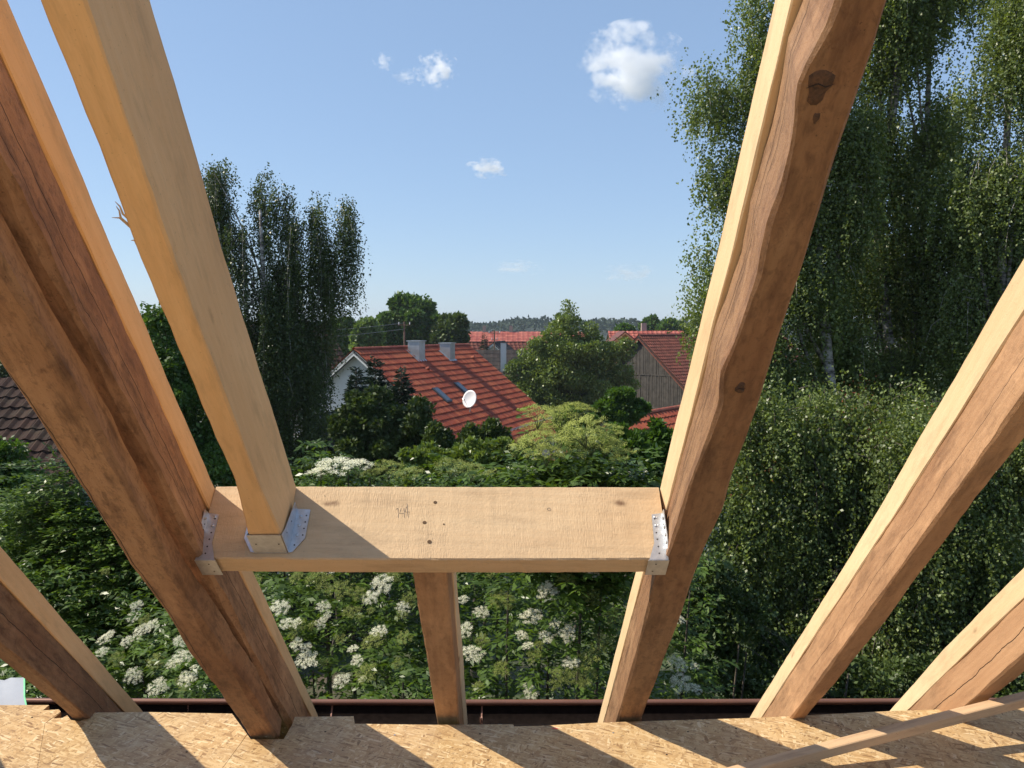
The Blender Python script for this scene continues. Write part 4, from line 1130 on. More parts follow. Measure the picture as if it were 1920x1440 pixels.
    Gn = [(602, 1108, 26), (640, 1124, 22), (742, 1082, 20), (742, 1098, 16), (676, 1133, 18), (915, 1078, 26), (880, 1072, 18), (940, 1146, 24), (905, 1220, 14), (770, 1140, 16), (1050, 1292, 24), (1100, 1255, 24), (1092, 1285, 22), (700, 1222, 20), (690, 1282, 20), (662, 1166, 16), (560, 1196, 18), (850, 893, 32), (888, 900, 30), (930, 905, 22), (730, 895, 30), (770, 905, 26), (700, 905, 22), (808, 1195, 14), (640, 1215, 12), (1128, 1225, 22), (1150, 1180, 20), (1110, 1140, 18), (830, 1255, 16), (760, 1215, 14), (480, 1110, 18), (560, 1100, 14), (300, 1255, 18), (400, 1210, 16), (225, 1250, 14), (1190, 1160, 16), (1240, 1230, 20), (1000, 1250, 14), (940, 1275, 16), (855, 1290, 14), (1060, 1110, 18), (1010, 1085, 18)]
    TOP = [(1012, 802, 34), (1048, 806, 30), (1078, 792, 32), (1038, 838, 44), (1085, 832, 44), (1010, 848, 34), (1110, 845, 40), (985, 862, 30), (1062, 866, 44), (1132, 858, 32), (1142, 832, 24), (1150, 862, 26), (1025, 875, 30), (1165, 880, 24), (1002, 826, 22)]
    spots = []
    def put(px, py, rpx, green_, dist=None):
        if dist is None:
            hit = None
            for dd_ in np.arange(4.6, 8.2, .03):
                q = at(px, py, dd_)
                if q[2] < float(elder_top(q[0], q[1])) + .02: hit = q; break
            if hit is None: hit = at(px, py, 7.0)
            q = hit
        else: q = at(px, py, dist)
        r = rpx / FPX * q[1] * (1.2 if dist else 1.12)
        q = q + np.array([0, -.05, .075])
        spots.append((q, r))
        tilt = Vector((random.uniform(-.35, .25), random.uniform(-1.0, -.3), 1)).normalized()
        if py < 915: tilt = Vector((random.uniform(-.3, .2), random.uniform(-.35, -.05), 1)).normalized()
        if dist is not None: tilt = Vector((random.uniform(-.45, .2), random.uniform(-.35, .05), 1)).normalized()
        M = Matrix.Translation(Vector(q) + Vector((0, 0, .01))) @ tilt.to_track_quat('Z', 'Y').to_matrix().to_4x4() @ Matrix.Rotation(random.uniform(0, 6.28), 4, 'Z') @ Matrix.Diagonal((r, r * random.uniform(.8, 1), r, 1))
        o = bpy.data.objects.new('flower_head', random.choice(topm if dist else green if green_ else white)); COL.objects.link(o)
        place(o, e, M)
        if green_: o['label'] = 'yellow green flower head'
        s = bpy.data.objects.new('flower_stalk', stalk); COL.objects.link(s); place(s, o, M)
    for (x, y, r) in W: put(x, y, r, False)
    for (x, y, r) in Gn: put(x, y, r, True)
    for (x, y, r) in TOP:
        d_ = 4.75 + random.uniform(-.1, .35)
        put(x, y, r, True, d_)
    for k in range(60):
        put(random.uniform(180, 1300), random.uniform(1075, 1320), random.uniform(6, 12), random.random() < .6)
    # leaves stand clear of the blossoms
    F_ = np.array([list(q) + [r] for q, r in spots])
    outd = unit(np.array([[0, -.8, .6]]))[0]
    keep = np.ones(len(C), bool)
    for q in F_:
        v = C - q[:3]; t = np.clip(v @ outd, 0, .8)
        dd2 = np.sum((v - t[:, None] * outd) ** 2, 1)
        keep &= ~((dd2 < (q[3] * 1.1) ** 2) & (v[:, 2] > -.02))
    C, A, B, R = C[keep], A[keep], B[keep], R[keep]
    L = RNG.uniform(.045, .085, len(C))
    leaf_mesh('foliage', C, A, B, L, L * .38, L_elder, e, rnd=R, fold=.2)
build_elder()

# ================================================================ THE ROOF FRAME
DI, DO, DS = 1.20, 1.44, 1.36
FLOOR_Z = EYE - 1.53
U_H = 2.066
def edge_fn(D, pts):
    q = sorted([(s, x) for x, s in (on_roof(px, py, D) for px, py in pts)])
    s = np.array([a for a, _ in q]); x = np.array([b for _, b in q])
    if len(s) > 2 and (s[-1] - s[0]) > .3: k = np.polyfit(s, x, 1)[0]
    else: k = (x[-1] - x[0]) / max(s[-1] - s[0], .05) if len(s) > 1 else 0
    k = float(np.clip(k, -.03, .03))
    def f(t):
        return np.where(t < s[0], x[0] + k * (t - s[0]), np.where(t > s[-1], x[-1] + k * (t - s[-1]), np.interp(t, s, x)))
    return f
def beam(name, corners, mat, parent, s0, s1, cham=.004, wav=.0015, seed=0, cut0=None, cut1=None):
    """corners: list of (D, x function) in order round the section"""
    R = np.random.default_rng(seed + 100)
    S_ = np.arange(s0, s1, .03); S_ = np.append(S_, s1); m = len(S_)
    X = np.array([c[1](S_) for c in corners]).T
    Dv = np.array([[c[0](t) if callable(c[0]) else c[0] for c in corners] for t in S_])
    nc = len(corners)
    def wob():
        k = R.uniform(1.5, 9, 4); ph = R.uniform(0, 6.28, 4); a = R.normal(0, 1, 4) / np.sqrt(k)
        kh = R.uniform(22, 70, 4)
        return sum(a[i] * np.sin(S_ * k[i] + ph[i]) for i in range(4)) * wav + sum(np.sin(S_ * kh[i] + ph[i] * 3) for i in range(4)) * wav * .16
    for j in range(nc):
        X[:, j] += wob(); Dv[:, j] += wob()
    verts = []; 
    for i in range(m):
        for j in range(nc):
            p = np.array([X[i, j], Dv[i, j]]); a = np.array([X[i, j - 1], Dv[i, j - 1]]); b = np.array([X[i, (j + 1) % nc], Dv[i, (j + 1) % nc]])
            ch = cham if not hasattr(cham, '__len__') else cham[j]
            c = ch * (1 + .35 * math.sin(S_[i] * 13 + j * 2))
            for t in (a, b):
                q = p + (t - p) / (np.linalg.norm(t - p) + 1e-9) * c
                verts.append((q[0], S_[i], q[1]))
    k = nc * 2; faces = []
    for i in range(m - 1):
        for j in range(k): faces.append((i * k + j, i * k + (j + 1) % k, (i + 1) * k + (j + 1) % k, (i + 1) * k + j))
    faces.append(tuple(range(k))[::-1]); faces.append(tuple((m - 1) * k + j for j in range(k)))
    me = bpy.data.meshes.new(name)
    me.from_pydata([tuple(map(float, v)) for v in verts], [], faces); me.validate(); me.update()
    me.materials.append(mat)
    o = bpy.data.objects.new(name, me); COL.objects.link(o)
    place(o, parent, ROOF)
    import bmesh
    bm = bmesh.new(); bm.from_mesh(me); bmesh.ops.recalc_face_normals(bm, faces=bm.faces); bm.to_mesh(me); bm.free()
    return o
def rafter_root(label, x, s=3.3, D=1.2, group='rafters of the roof frame', cat='rafter'):
    p = ROOF @ Vector((x, s, D))
    return empty('rafter', tuple(p), label, cat, group)
def const(x): return lambda t: np.full_like(np.asarray(t, float), x)
def shift(f, dx): return lambda t: f(t) + dx
S_TOP, S_END = -3.2, 4.0

# R1, lower left; its old wood is coloured darker to stand for shade
def build_R1():
    out = edge_fn(DO, [(0, 1023), (272, 1337)]); spl = edge_fn(DS, [(0, 1088), (230, 1333)])
    ir = edge_fn(DI, [(0, 1206), (158, 1338)]); il = edge_fn(DI, [(0, 1233), (115, 1338)])
    e = rafter_root('leftmost rafter crossing the lower left corner, old wood darkened for shade, doubled with new', float(ir(3.3)))
    beam('old_timber', [(DS, spl), (DI, ir), (DI, shift(ir, -.075)), (DS, shift(spl, -.08))], old_wood(3.1, (('z', 1.28, .05, .0016, -3, 4),), .85, .62), e, S_TOP, S_END, (.003, .006, .008, .003), .0022, 1)
    beam('new_timber', [(DO, out), (DS + .001, shift(spl, .004)), (DS + .001, shift(spl, -.085)), (DO, shift(out, -.09))], M_new, e, S_TOP, S_END, .003, .001, 2)
    return out
xR1 = build_R1()
# R2b
def build_R2():
    out = edge_fn(DO, [(17, 0), (217, 480), (401, 907), (595, 1338)]); spl = edge_fn(DS, [(0, 97), (170, 480), (206, 557), (390, 955), (443, 1060), (580, 1338)])
    ir = edge_fn(DI, [(179, 653), (150, 600), (60, 423)])
    e = rafter_root('old brown rafter with a yellow new strip, behind the slanting beam on the left', float(ir(3.3)))
    beam('old_timber', [(DS, spl), (DI, ir), (DI, shift(ir, -.08)), (DS, shift(spl, -.085))], old_wood(5.3, (('z', 1.285, .03, .0014, -3, 4), ('z', 1.24, .06, .001, 0, 2.2)), .85, 1.0), e, S_TOP, S_END, (.003, .014, .01, .003), .003, 3)
    beam('new_timber', [(DO, out), (DS + .001, shift(spl, .003)), (DS + .001, shift(spl, -.08)), (DO, shift(out, -.08))], M_new, e, S_TOP, S_END, .004, .0012, 4)
    return out
xR2 = build_R2()
# R2a, free old beam in front
def build_R2a():
    Di, Db = 1.10, 1.185
    br_ = edge_fn(Db, [(0, 388), (142, 653), (293, 942), (300, 960), (427, 1160), (503, 1293), (540, 1362)])
    ir = edge_fn(Di, [(160, 760), (350, 1127), (517, 1377)])
    il = edge_fn(Di, [(0, 680), (183, 960), (315, 1160), (463, 1378)])
    e = rafter_root('thick weathered brown beam in front of the left rafters, foot in a floor cutout', float(il(3.2)))
    beam('timber', [(Db, br_), (Di, ir), (Di, il), (Db, shift(il, .0))], old_wood(9.9, (('x', -1.018, .022, .0018, 0, 4), ('x', -1.0, .03, .0013, 2.4, 4), ('x', -.985, .03, .0013, .4, 2.6)), .85, .86), e, S_TOP, 3.255, (.010, .012, .008, .006), .0035, 5)
build_R2a()
# R3 trimmed rafter (new)
def build_R3():
    D3 = 1.215
    il = edge_fn(D3, [(75, 0), (260, 480), (440, 900), (463, 998)]); ir = edge_fn(D3, [(160, 0), (325, 480), (486, 914), (524, 998)])
    out = edge_fn(DO, [(283, 0), (422, 480), (553, 905)])
    e = rafter_root('wide new pale rafter ending on the cross beam in a metal hanger', float(il(2.0)), 2.0)
    beam('timber', [(DO, out), (D3, ir), (D3, il), (DO, shift(il, 0))], M_new, e, S_TOP, U_H - .003, .004, .0018, 6)
    # splinters torn from the edge
    sp_ = MB()
    for (px, py, dx, dy) in ((228, 405, -10, -18), (236, 414, -26, -6), (232, 398, -16, -20), (258, 455, -12, -4)):
        x, s = on_roof(px, py, D3 + .01); x2, s2 = on_roof(px + dx, py + dy, D3 + .02); xm, sm = on_roof(px + dx * .45, py + dy * .4 - 3, D3 + .01)
        sp_.tube([(x + .012, s + .03, D3 + .01), (x, s, D3 + .005), (xm, sm, D3 + .01), (x2, s2, D3 + .02)], [.003, .0025, .0018, .0006], 4)
    sp_.obj('splinters', M_new2, e, matrix=ROOF)
    return il, ir, out, D3
IL3, IR3, OUT3, D3 = build_R3()
# R4 short rafter below the header
def build_R4():
    il = edge_fn(DI, [(773, 1068), (820, 1357)]); ir = edge_fn(DI, [(838, 1068), (861, 1357)])
    sp_ = edge_fn(DS, [(848, 1068), (868, 1356)]); out = edge_fn(DO, [(856, 1068), (877, 1355)])
    e = rafter_root('short old rafter under the middle of the cross beam', float(il(3.3)))
    beam('old_timber', [(DS, sp_), (DI, ir), (DI, il), (DS, shift(il, .0))], old_wood(12.4, (), .4), e, U_H + .079, S_END, (.003, .005, .005, .003), .0018, 7)
    beam('new_timber', [(DO, out), (DS + .001, shift(sp_, .003)), (DS + .001, shift(il, .0)), (DO, shift(il, .0))], M_new2, e, U_H + .079, S_END, .003, .001, 8)
build_R4()
# R5 big right rafter, wany old timber doubled with a pale new one
def build_R5():
    out = edge_fn(DO, [(1452, 0), (1343, 480), (1237, 915), (1193, 1068), (1121, 1352)])
    spn = edge_fn(DS, [(1485, 0), (1428, 240), (1372, 480), (1336, 612), (1318, 690), (1290, 800), (1249, 960), (1207, 1070), (1132, 1352)])
    spo = edge_fn(DS, [(1503, 0), (1478, 67), (1457, 187), (1427, 300), (1405, 383), (1390, 467), (1364, 548), (1339, 617), (1318, 713), (1286, 828), (1251, 960), (1210, 1070), (1133, 1352)])
    ilp = [(1567, 0), (1555, 37), (1520, 107), (1500, 140), (1492, 173), (1490, 227), (1480, 293), (1462, 360), (1437, 428), (1417, 529), (1382, 630), (1350, 704), (1348, 759), (1323, 832), (1292, 910), (1270, 980), (1252, 1038), (1228, 1083), (1187, 1247), (1157, 1352)]
    il = edge_fn(DI, ilp)
    ir = edge_fn(DI, [(1663, 0), (1620, 140), (1573, 280), (1515, 470), (1469, 612), (1423, 759), (1378, 878), (1355, 960), (1320, 1030), (1277, 1153), (1203, 1350)])
    e = rafter_root('big old rafter with wavy edge and cream new strip right of centre', float(il(3.3)))
    mo = old_wood(15.7, (('z', 1.31, .05, .0013, 0, 3.3), ('z', 1.29, .04, .001, .6, 2.6)), .8, .66)
    b = beam('old_timber', [(DS, spo), (DI, il), (DI, ir), (DS, shift(ir, .0))], mo, e, S_TOP, S_END, (.003, .007, .006, .003), .0015, 9)
    beam('new_timber', [(DO, out), (DS + .001, spn), (DS + .001, shift(spn, .088)), (DO, shift(out, .088))], M_new2, e, S_TOP, S_END, .003, .0008, 10)
    # knots sitting on the waney corner
    for (px, py, r, k) in ((1536, 160, .033, 1), (1388, 728, .017, 1), (1530, 220, .010, 1)):
        x, s = on_roof(px, py, DI)
        vs, fs = [], []
        c = Vector((x, s, DI + .004))
        rings = 5; seg = 14
        for i in range(rings):
            rr = r * i / (rings - 1)
            for q in range(seg):
                a = 2 * math.pi * q / seg
                ir_ = 1 + .16 * math.sin(3 * a + px) + .10 * math.sin(5 * a + py)
                vs.append((c.x + rr * .75 * ir_ * math.cos(a), c.y + rr * 1.25 * ir_ * math.sin(a), c.z - .0048 - .0015 * (1 - (i / (rings - 1)) ** 2) + (.012 if i == rings - 1 else 0)))
        for i in range(rings - 1):
            for q in range(seg): fs.append((i * seg + q, i * seg + (q + 1) % seg, (i + 1) * seg + (q + 1) % seg, (i + 1) * seg + q))
        kn_ = mesh_obj('knot', vs, fs, M_knot, e, smooth=True, matrix=ROOF)
        if k and r > .012:
            ck = MB(); ck.tube([(c.x - r * .6, c.y + r * .1, c.z - .0068), (c.x - r * .1, c.y - r * .12, c.z - .0072), (c.x + r * .3, c.y + r * .05, c.z - .0068), (c.x + r * .7, c.y - r * .1, c.z - .0055)], [.0004, .0012, .001, .0003], 4)
            ck.obj('knot_crack', M_hole, kn_, matrix=ROOF)
    return out, spn
def knot_mat():
    m, nt, nd, lk, b = new_mat('knot_wood')
    co = N(nt, 'TexCoord').outputs['Object']
    n = noise(nt, co, 60, 5, .7, 1.5)
    lk.new(ramp(nt, [(.35, (.035, .018, .012)), (.65, (.12, .06, .032))], n), b.inputs['Base Color'])
    b.inputs['Roughness'].default_value = .7; bump(nt, n, b, .7, .003)
    return m
M_knot = knot_mat()
OUT5, SPN5 = build_R5()
# R6, R7, R8
def plain_rafter(label, o_, n_, i_, r_, seed, cracks=(), age=.35):
    out = edge_fn(DO, o_); sp_ = edge_fn(DS, n_); il = edge_fn(DI, i_); ir = edge_fn(DI, r_)
    e = rafter_root(label, float(il(3.3)))
    beam('old_timber', [(DS, shift(sp_, .003)), (DI, il), (DI, ir), (DS, shift(ir, .004))], old_wood(seed, cracks, age), e, S_TOP, S_END, (.003, .006, .006, .003), .002, int(seed * 7))
    beam('new_timber', [(DO, out), (DS + .001, sp_), (DS + .001, shift(sp_, .08)), (DO, shift(out, .08))], M_new2, e, S_TOP, S_END, .003, .001, int(seed * 9))
    return out, sp_, il, ir
f6 = plain_rafter('long rafter slanting down from the right edge, pale upper side', [(1920, 479), (1644, 960), (1530, 1144), (1412, 1333)], [(1920, 584), (1682, 960), (1552, 1155), (1429, 1344)], [(1920, 740), (1766, 960), (1616, 1166), (1486, 1342)], [(1920, 827), (1815, 960), (1676, 1144), (1575, 1271), (1519, 1339)], 18.2, (('z', 1.27, .05, .0008, 1, 3),), .4)
f7 = plain_rafter('short looking rafter in the lower right corner with a long drying crack', [(1920, 1063), (1774, 1211), (1674, 1325)], [(1920, 1121), (1796, 1241), (1703, 1331)], [(1920, 1230), (1800, 1331)], [(1920, 1262), (1864, 1305), (1840, 1326)], 21.5, (('z', 1.27, .06, .0022, 0, 4),), .3)
# neighbours outside the frame, same spacing: they carry on the row and cast their part of the shade
def outside(label, fn, dx, seed):
    e = rafter_root(label, float(fn(3.3)) + dx)
    beam('old_timber', [(DS, shift(fn, dx)), (DI, shift(fn, dx)), (DI, shift(fn, dx + .078)), (DS, shift(fn, dx + .078))], old_wood(seed, (), .4), e, S_TOP, S_END, .004, .002, int(seed))
    beam('new_timber', [(DO, shift(fn, dx)), (DS + .001, shift(fn, dx - .002)), (DS + .001, shift(fn, dx + .08)), (DO, shift(fn, dx + .08))], M_new2, e, S_TOP, S_END, .003, .001, int(seed) + 1)
outside('rafter just outside the right edge, only its foot showing', f7[2], .655, 31)
outside('rafter beyond the left edge of the view', xR1, -.78, 33)
outside('second rafter beyond the left edge of the view', xR1, -1.46, 35)

# ---- header (cross beam) and hangers
def P3(x, s, D): return (x, s, D)
XL = float(xR2(U_H)) + .002; XR = float(OUT5(U_H)) - .004
def build_header():
    e = empty('cross_beam', tuple(ROOF @ Vector(((XL + XR) / 2, U_H, 1.3))), 'pale rough sawn cross beam set between two rafters', 'cross beam')
    nx = 60; R = np.random.default_rng(3)
    D0, D1 = 1.197, 1.443
    vs, fs = [], []; T = .077
    ch = .004
    prof = [(0 + ch, D0), (T - ch, D0), (T, D0 + ch), (T, D1 - ch), (T - ch, D1), (ch, D1), (0, D1 - ch), (0, D0 + ch)]
    for i in range(nx + 1):
        x = XL + (XR - XL) * i / nx
        tl = .003 * (i / nx - .5)
        w = R.normal(0, .0006, 8)
        bow = .004 * (1 - (2 * i / nx - 1) ** 2)
        for j, (s, D) in enumerate(prof): vs.append((x, U_H + s + w[j] * .5, D + w[j] - tl - bow * (1 if D < 1.3 else 0)))
    for i in range(nx):
        for j in range(8): fs.append((i * 8 + j, i * 8 + (j + 1) % 8, (i + 1) * 8 + (j + 1) % 8, (i + 1) * 8 + j))
    fs.append(tuple(range(8))); fs.append(tuple(nx * 8 + j for j in range(8))[::-1])
    o = mesh_obj('timber', vs, fs, M_header, e, matrix=ROOF)
    import bmesh
    bm = bmesh.new(); bm.from_mesh(o.data); bmesh.ops.recalc_face_normals(bm, faces=bm.faces); bm.to_mesh(o.data); bm.free()
    def hp(px, py):
        r = ray(px, py); p = r * U_H / (r @ DD); return p[0], p @ MM
    # screw holes
    for (px, py, r) in ((816, 942, .0042), (796, 980, .0046), (805, 1016, .0048), (832, 983, .002), (609, 930, .001)):
        x, D = hp(px, py)
        vs = []; fs = []
        for i, (rr, dz) in enumerate(((r * 1.25, -.0008), (r, -.0012), (r * .2, -.0009))):
            for k in range(12):
                a = k * math.pi / 6
                vs.append((x + rr * math.cos(a) * 1.05, U_H + dz, D + rr * math.sin(a)))
        for i in range(2):
            for k in range(12): fs.append((i * 12 + k, i * 12 + (k + 1) % 12, (i + 1) * 12 + (k + 1) % 12, (i + 1) * 12 + k))
        fs.append(tuple(24 + k for k in range(12)))
        mesh_obj('screw_hole', vs, fs, M_hole_wood, e, matrix=ROOF)
    # ring left by a screw head
    x, D = hp(1029, 955); mb = MB()
    mb.tube([(x + .0048 * math.cos(a), U_H - .0008, D + .0048 * math.sin(a)) for a in np.linspace(0, 6.283, 19)], .0005, 4)
    mb.obj('screw_ring', M_graph, e, matrix=ROOF)
    # pencilled number 144
    mb = MB()
    strokes = [[(742, 955), (746, 953), (747, 971)], [(752, 953), (749, 963), (757, 963)], [(757, 953), (758, 971)], [(762, 950), (759, 960), (768, 960)], [(763, 944), (765, 970)]]
    for st in strokes:
        mb.tube([(hp(*q)[0], U_H - .0008, hp(*q)[1]) for q in st], .00045, 4)
    mb.obj('pencil_number', M_graph, e, matrix=ROOF)
M_hole_wood = plain('screw_hole_wood', (.10, .055, .025), .9, var=.3, scale=200)
build_header()

def holes_nails(e, pts, axis, nails, r=.0024):
    """pts in roof frame on a plate; axis: 's','x','D' (outward sign)"""
    mbh = MB(); 
    ax, sg = axis
    off = {'s': np.array([0, 1, 0]), 'x': np.array([1, 0, 0]), 'D': np.array([0, 0, 1])}[ax] * sg
    a = {'s': np.array([1, 0, 0]), 'x': np.array([0, 1, 0]), 'D': np.array([1, 0, 0])}[ax]
    b = np.cross(off, a)
    for p in pts:
        c = np.array(p) + off * .0006
        vs = [c + (a * math.cos(t) + b * math.sin(t)) * r for t in np.linspace(0, 2 * math.pi, 9)[:-1]]
        mbh.prism(vs, -off * .0005)
    if pts:
        o = mbh.obj('nail_holes', M_hole, e, matrix=ROOF); o['kind'] = 'stuff'
    for p in nails:
        c = np.array(p)
        n_ = MB().tube([c + off * .0002, c + off * .0022, c + off * .0035], [.0052, .005, .002], 10)
        n_.obj('nail', M_nail, e, matrix=ROOF)
def prism_plate(mb, poly, n, t=.0018):
    mb.prism(poly, np.array(n, float) * t)
def hanger_mid():
    il, ir = float(IL3(2.0)), float(IR3(2.0))
    root = empty('joist_hanger', tuple(ROOF @ Vector(((il + ir) / 2, U_H, D3))), 'galvanised hanger carrying the foot of the wide new rafter', 'joist hanger', 'galvanised joist hangers')
    s1, s0, D = U_H - .0025, U_H - .098, D3 - .002
    mb = MB(); prism_plate(mb, [(il - .002, s0, D), (ir + .002, s0, D), (ir + .002, s1, D), (il - .002, s1, D)], (0, 0, -1)); mb.obj('seat', M_galv, root, matrix=ROOF)
    holes_nails(root, [(il + .014, s1 - .05, D - .002), (ir - .012, s1 - .05, D - .002)], ('D', -1), [])
    for sx, x in ((-1, il), (1, ir)):
        X = x + sx * .0015 + (0 if sx < 0 else .002)
        mb = MB(); prism_plate(mb, [(X, s0, D), (X, s1, D), (X, s1, D3 + .145), (X, s1 - .035, D3 + .145), (X, s0 + .02, D3 + .03)], (sx, 0, 0)); mb.obj('side_plate', M_galv, root, matrix=ROOF)
        mb = MB(); w = .040
        prism_plate(mb, [(X, s1, D), (X + sx * .012, s1, D + .002), (X + sx * w, s1, D3 + .045), (X + sx * w, s1, D3 + .142), (X, s1, D3 + .145)], (0, -1, 0)); mb.obj('face_plate', M_galv, root, matrix=ROOF)
        pts = [(X + sx * .032, s1 - .0018, D3 + h) for h in (.055, .077, .099, .121)] + [(X + sx * .014, s1 - .0018, D3 + .022)]
        nl = [(X + sx * .016, s1 - .0018, D3 + h) for h in (.055, .088, .118)]
        holes_nails(root, pts, ('s', -1), nl)
        if sx < 0: holes_nails(root, [(X - .0018, s0 + .035, D3 + .02), (X - .0018, s0 + .055, D3 + .05)], ('x', -1), [])
        else: holes_nails(root, [(X + .0018, s0 + .04, D3 + .03), (X + .0018, s0 + .06, D3 + .08)], ('x', 1), [])
hanger_mid()
def hanger_end(side):
    sx = 1 if side == 'L' else -1            # direction towards the middle of the beam
    x = XL if side == 'L' else XR
    lab = 'galvanised hanger at the left end of the cross beam' if side == 'L' else 'galvanised hanger at the right end of the cross beam'
    root = empty('joist_hanger', tuple(ROOF @ Vector((x, U_H, 1.2))), lab, 'joist hanger', 'galvanised joist hangers')
    D = 1.190; w = .056
    mb = MB(); prism_plate(mb, [(x, U_H - .003, D), (x + sx * w * 1.05, U_H - .003, D), (x + sx * w * 1.05, U_H + .079, D), (x, U_H + .079, D)], (0, 0, -1)); mb.obj('seat', M_galv, root, matrix=ROOF)
    holes_nails(root, [(x + sx * .035, U_H + .018, D - .0018), (x + sx * .040, U_H + .058, D - .0018)], ('D', -1), [])
    mb = MB(); s = U_H - .0025
    prism_plate(mb, [(x + sx * .002, s, D), (x + sx * w, s, D), (x + sx * .036, s, 1.245), (x + sx * .033, s, 1.340), (x + sx * .002, s, 1.345)], (0, -1, 0)); mb.obj('face_plate', M_galv, root, matrix=ROOF)
    holes_nails(root, [(x + sx * .026, s - .0018, h) for h in (1.21, 1.232, 1.256, 1.278, 1.325)], ('s', -1), [(x + sx * .024, s - .0018, 1.335 - .005), (x + sx * .024, s - .0018, 1.302)])
    mb = MB(); fx = x - sx * .0
    prism_plate(mb, [(x + sx * .004, s, 1.20), (x + sx * .004, s - .030, 1.225), (x + sx * .004, s - .036, 1.25), (x + sx * .004, s - .036, 1.335), (x + sx * .004, s, 1.345)], (-sx, 0, 0)); mb.obj('flange', M_galv, root, matrix=ROOF)
    holes_nails(root, [(x + sx * .0042, s - .012, h) for h in (1.30, 1.32)], ('x', sx), [(x + sx * .0042, s - .02, h) for h in (1.235, 1.26, 1.285, 1.315)])
hanger_end('L'); hanger_end('R')

# ---- OSB floor
def build_floor():
    def fp(px, py):
        p = at_z(px, py, FLOOR_Z); return (p[0], p[1])
    polys = [
        ('board_left', [(-250, 1322), (92, 1322), (80, 1332), (110, 1330), (114, 1334), (84, 1356), (70, 1440), (50, 1700), (-500, 1700)]),
        ('board_two', [(114.6, 1335), (100, 1347), (117, 1346), (126, 1341), (133, 1350), (150, 1352), (163, 1345), (167, 1336), (275, 1335), (435, 1338), (463, 1376), (450, 1395), (400, 1700), (50.6, 1700), (70.6, 1440), (84.6, 1356.5)]),
        ('board_three', [(463.6, 1377), (470, 1386), (532, 1386), (548, 1358), (553, 1344), (663, 1343), (665, 1357), (815, 1359), (962, 1358), (964, 1362), (1010, 1361), (1120, 1355), (1413, 1346), (1674, 1333), (1920, 1325), (2150, 1318), (2500, 1700), (400.6, 1700), (450.6, 1395.5)]),
    ]
    e = empty('floor', (0, 2.5, FLOOR_Z)); e['kind'] = 'structure'; e['label'] = 'attic floor of golden OSB boards in front of the rafters'
    import bmesh
    for i, (nm, pl) in enumerate(polys):
        pts = [fp(*q) for q in pl]
        # extend the near side well behind the camera
        pts = [(x if y > 2.3 else (x * 5 if abs(x) > 1.5 else x * 1.9), y if y > 2.3 else -9.0) for x, y in pts]
        bm = bmesh.new()
        vs = [bm.verts.new((x, y, FLOOR_Z)) for x, y in pts]
        f = bm.faces.new(vs)
        if f.normal.z < 0: f.normal_flip()
        r = bmesh.ops.extrude_face_region(bm, geom=[f])
        for v in r['geom']:
            if isinstance(v, bmesh.types.BMVert): v.co.z -= .020 - .0012 * i
        bmesh.ops.recalc_face_normals(bm, faces=bm.faces)
        me = bpy.data.meshes.new('osb_board'); bm.to_mesh(me); bm.free()
        me.materials.append(M_osb); me.materials.append(M_osb_edge)
        for p in me.polygons:
            if abs(p.normal.z) < .5: p.material_index = 1
        o = bpy.data.objects.new('osb_board', me); COL.objects.link(o); place(o, e)
    # joists carrying the boards
    for k in range(9):
        x = -3.0 + k * .75
        MB().box((x, -2.9, FLOOR_Z - .12), (.08, 11.8, .18)).obj('joist', M_pole, e)
def floor_litter():
    e = bpy.data.objects['floor']
    for (px, py) in ((60, 1345), (300, 1360), (350, 1410), (610, 1372), (620, 1425), (740, 1378), (900, 1376), (915, 1425), (1150, 1374), (1250, 1415), (1380, 1366), (1520, 1362), (1700, 1352), (1290, 1372), (1840, 1346)):
        q = at_z(px, py, FLOOR_Z + .0004)
        MB().tube([q, q + UPV * .0006, q + UPV * .0012], [.0042, .0042, .002], 10).obj('screw_head', M_nail if random.random() < .4 else M_hole, e)
    mb = MB()
    for k in range(420):
        px, py = random.uniform(-60, 1980), 1336 + 110 * random.random() ** 1.6
        q = at_z(px, py, FLOOR_Z + .0012)
        if q[1] > 3.12: continue
        a = random.uniform(0, 6.28); l = random.uniform(.002, .011); w = random.uniform(.0008, .0022)
        d = np.array([math.cos(a), math.sin(a), random.uniform(-.05, .2)]); sd = np.array([-math.sin(a), math.cos(a), 0])
        mb.box(q + UPV * .001, (l, w, .0008), (d, sd, UPV))
    o = mb.obj('sawdust_chips', M_new2, e); o['kind'] = 'stuff'
build_floor()
floor_litter()
# wall and wall plate under the eaves, building below
def build_base():
    e = empty('eaves_wall', (0, 3.5, 0)); e['kind'] = 'structure'; e['label'] = 'plastered eaves wall of the building under the rafter feet'
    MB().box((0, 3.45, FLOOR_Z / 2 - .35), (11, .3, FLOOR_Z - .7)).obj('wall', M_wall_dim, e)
    MB().box((0, 3.50, FLOOR_Z - .62), (11, .16, .12)).obj('wall_plate', M_pole, e)
    MB().prism([(-5.5, 3.24, EYE - 1.72), (5.5, 3.24, EYE - 1.72), (5.5, 3.9, EYE - 1.905), (-5.5, 3.9, EYE - 1.905)], (0, 0, -.006)).obj('eaves_shade_strip', M_eaves_shade, e)  # added black strip standing for the shade below the floor edge
build_base()
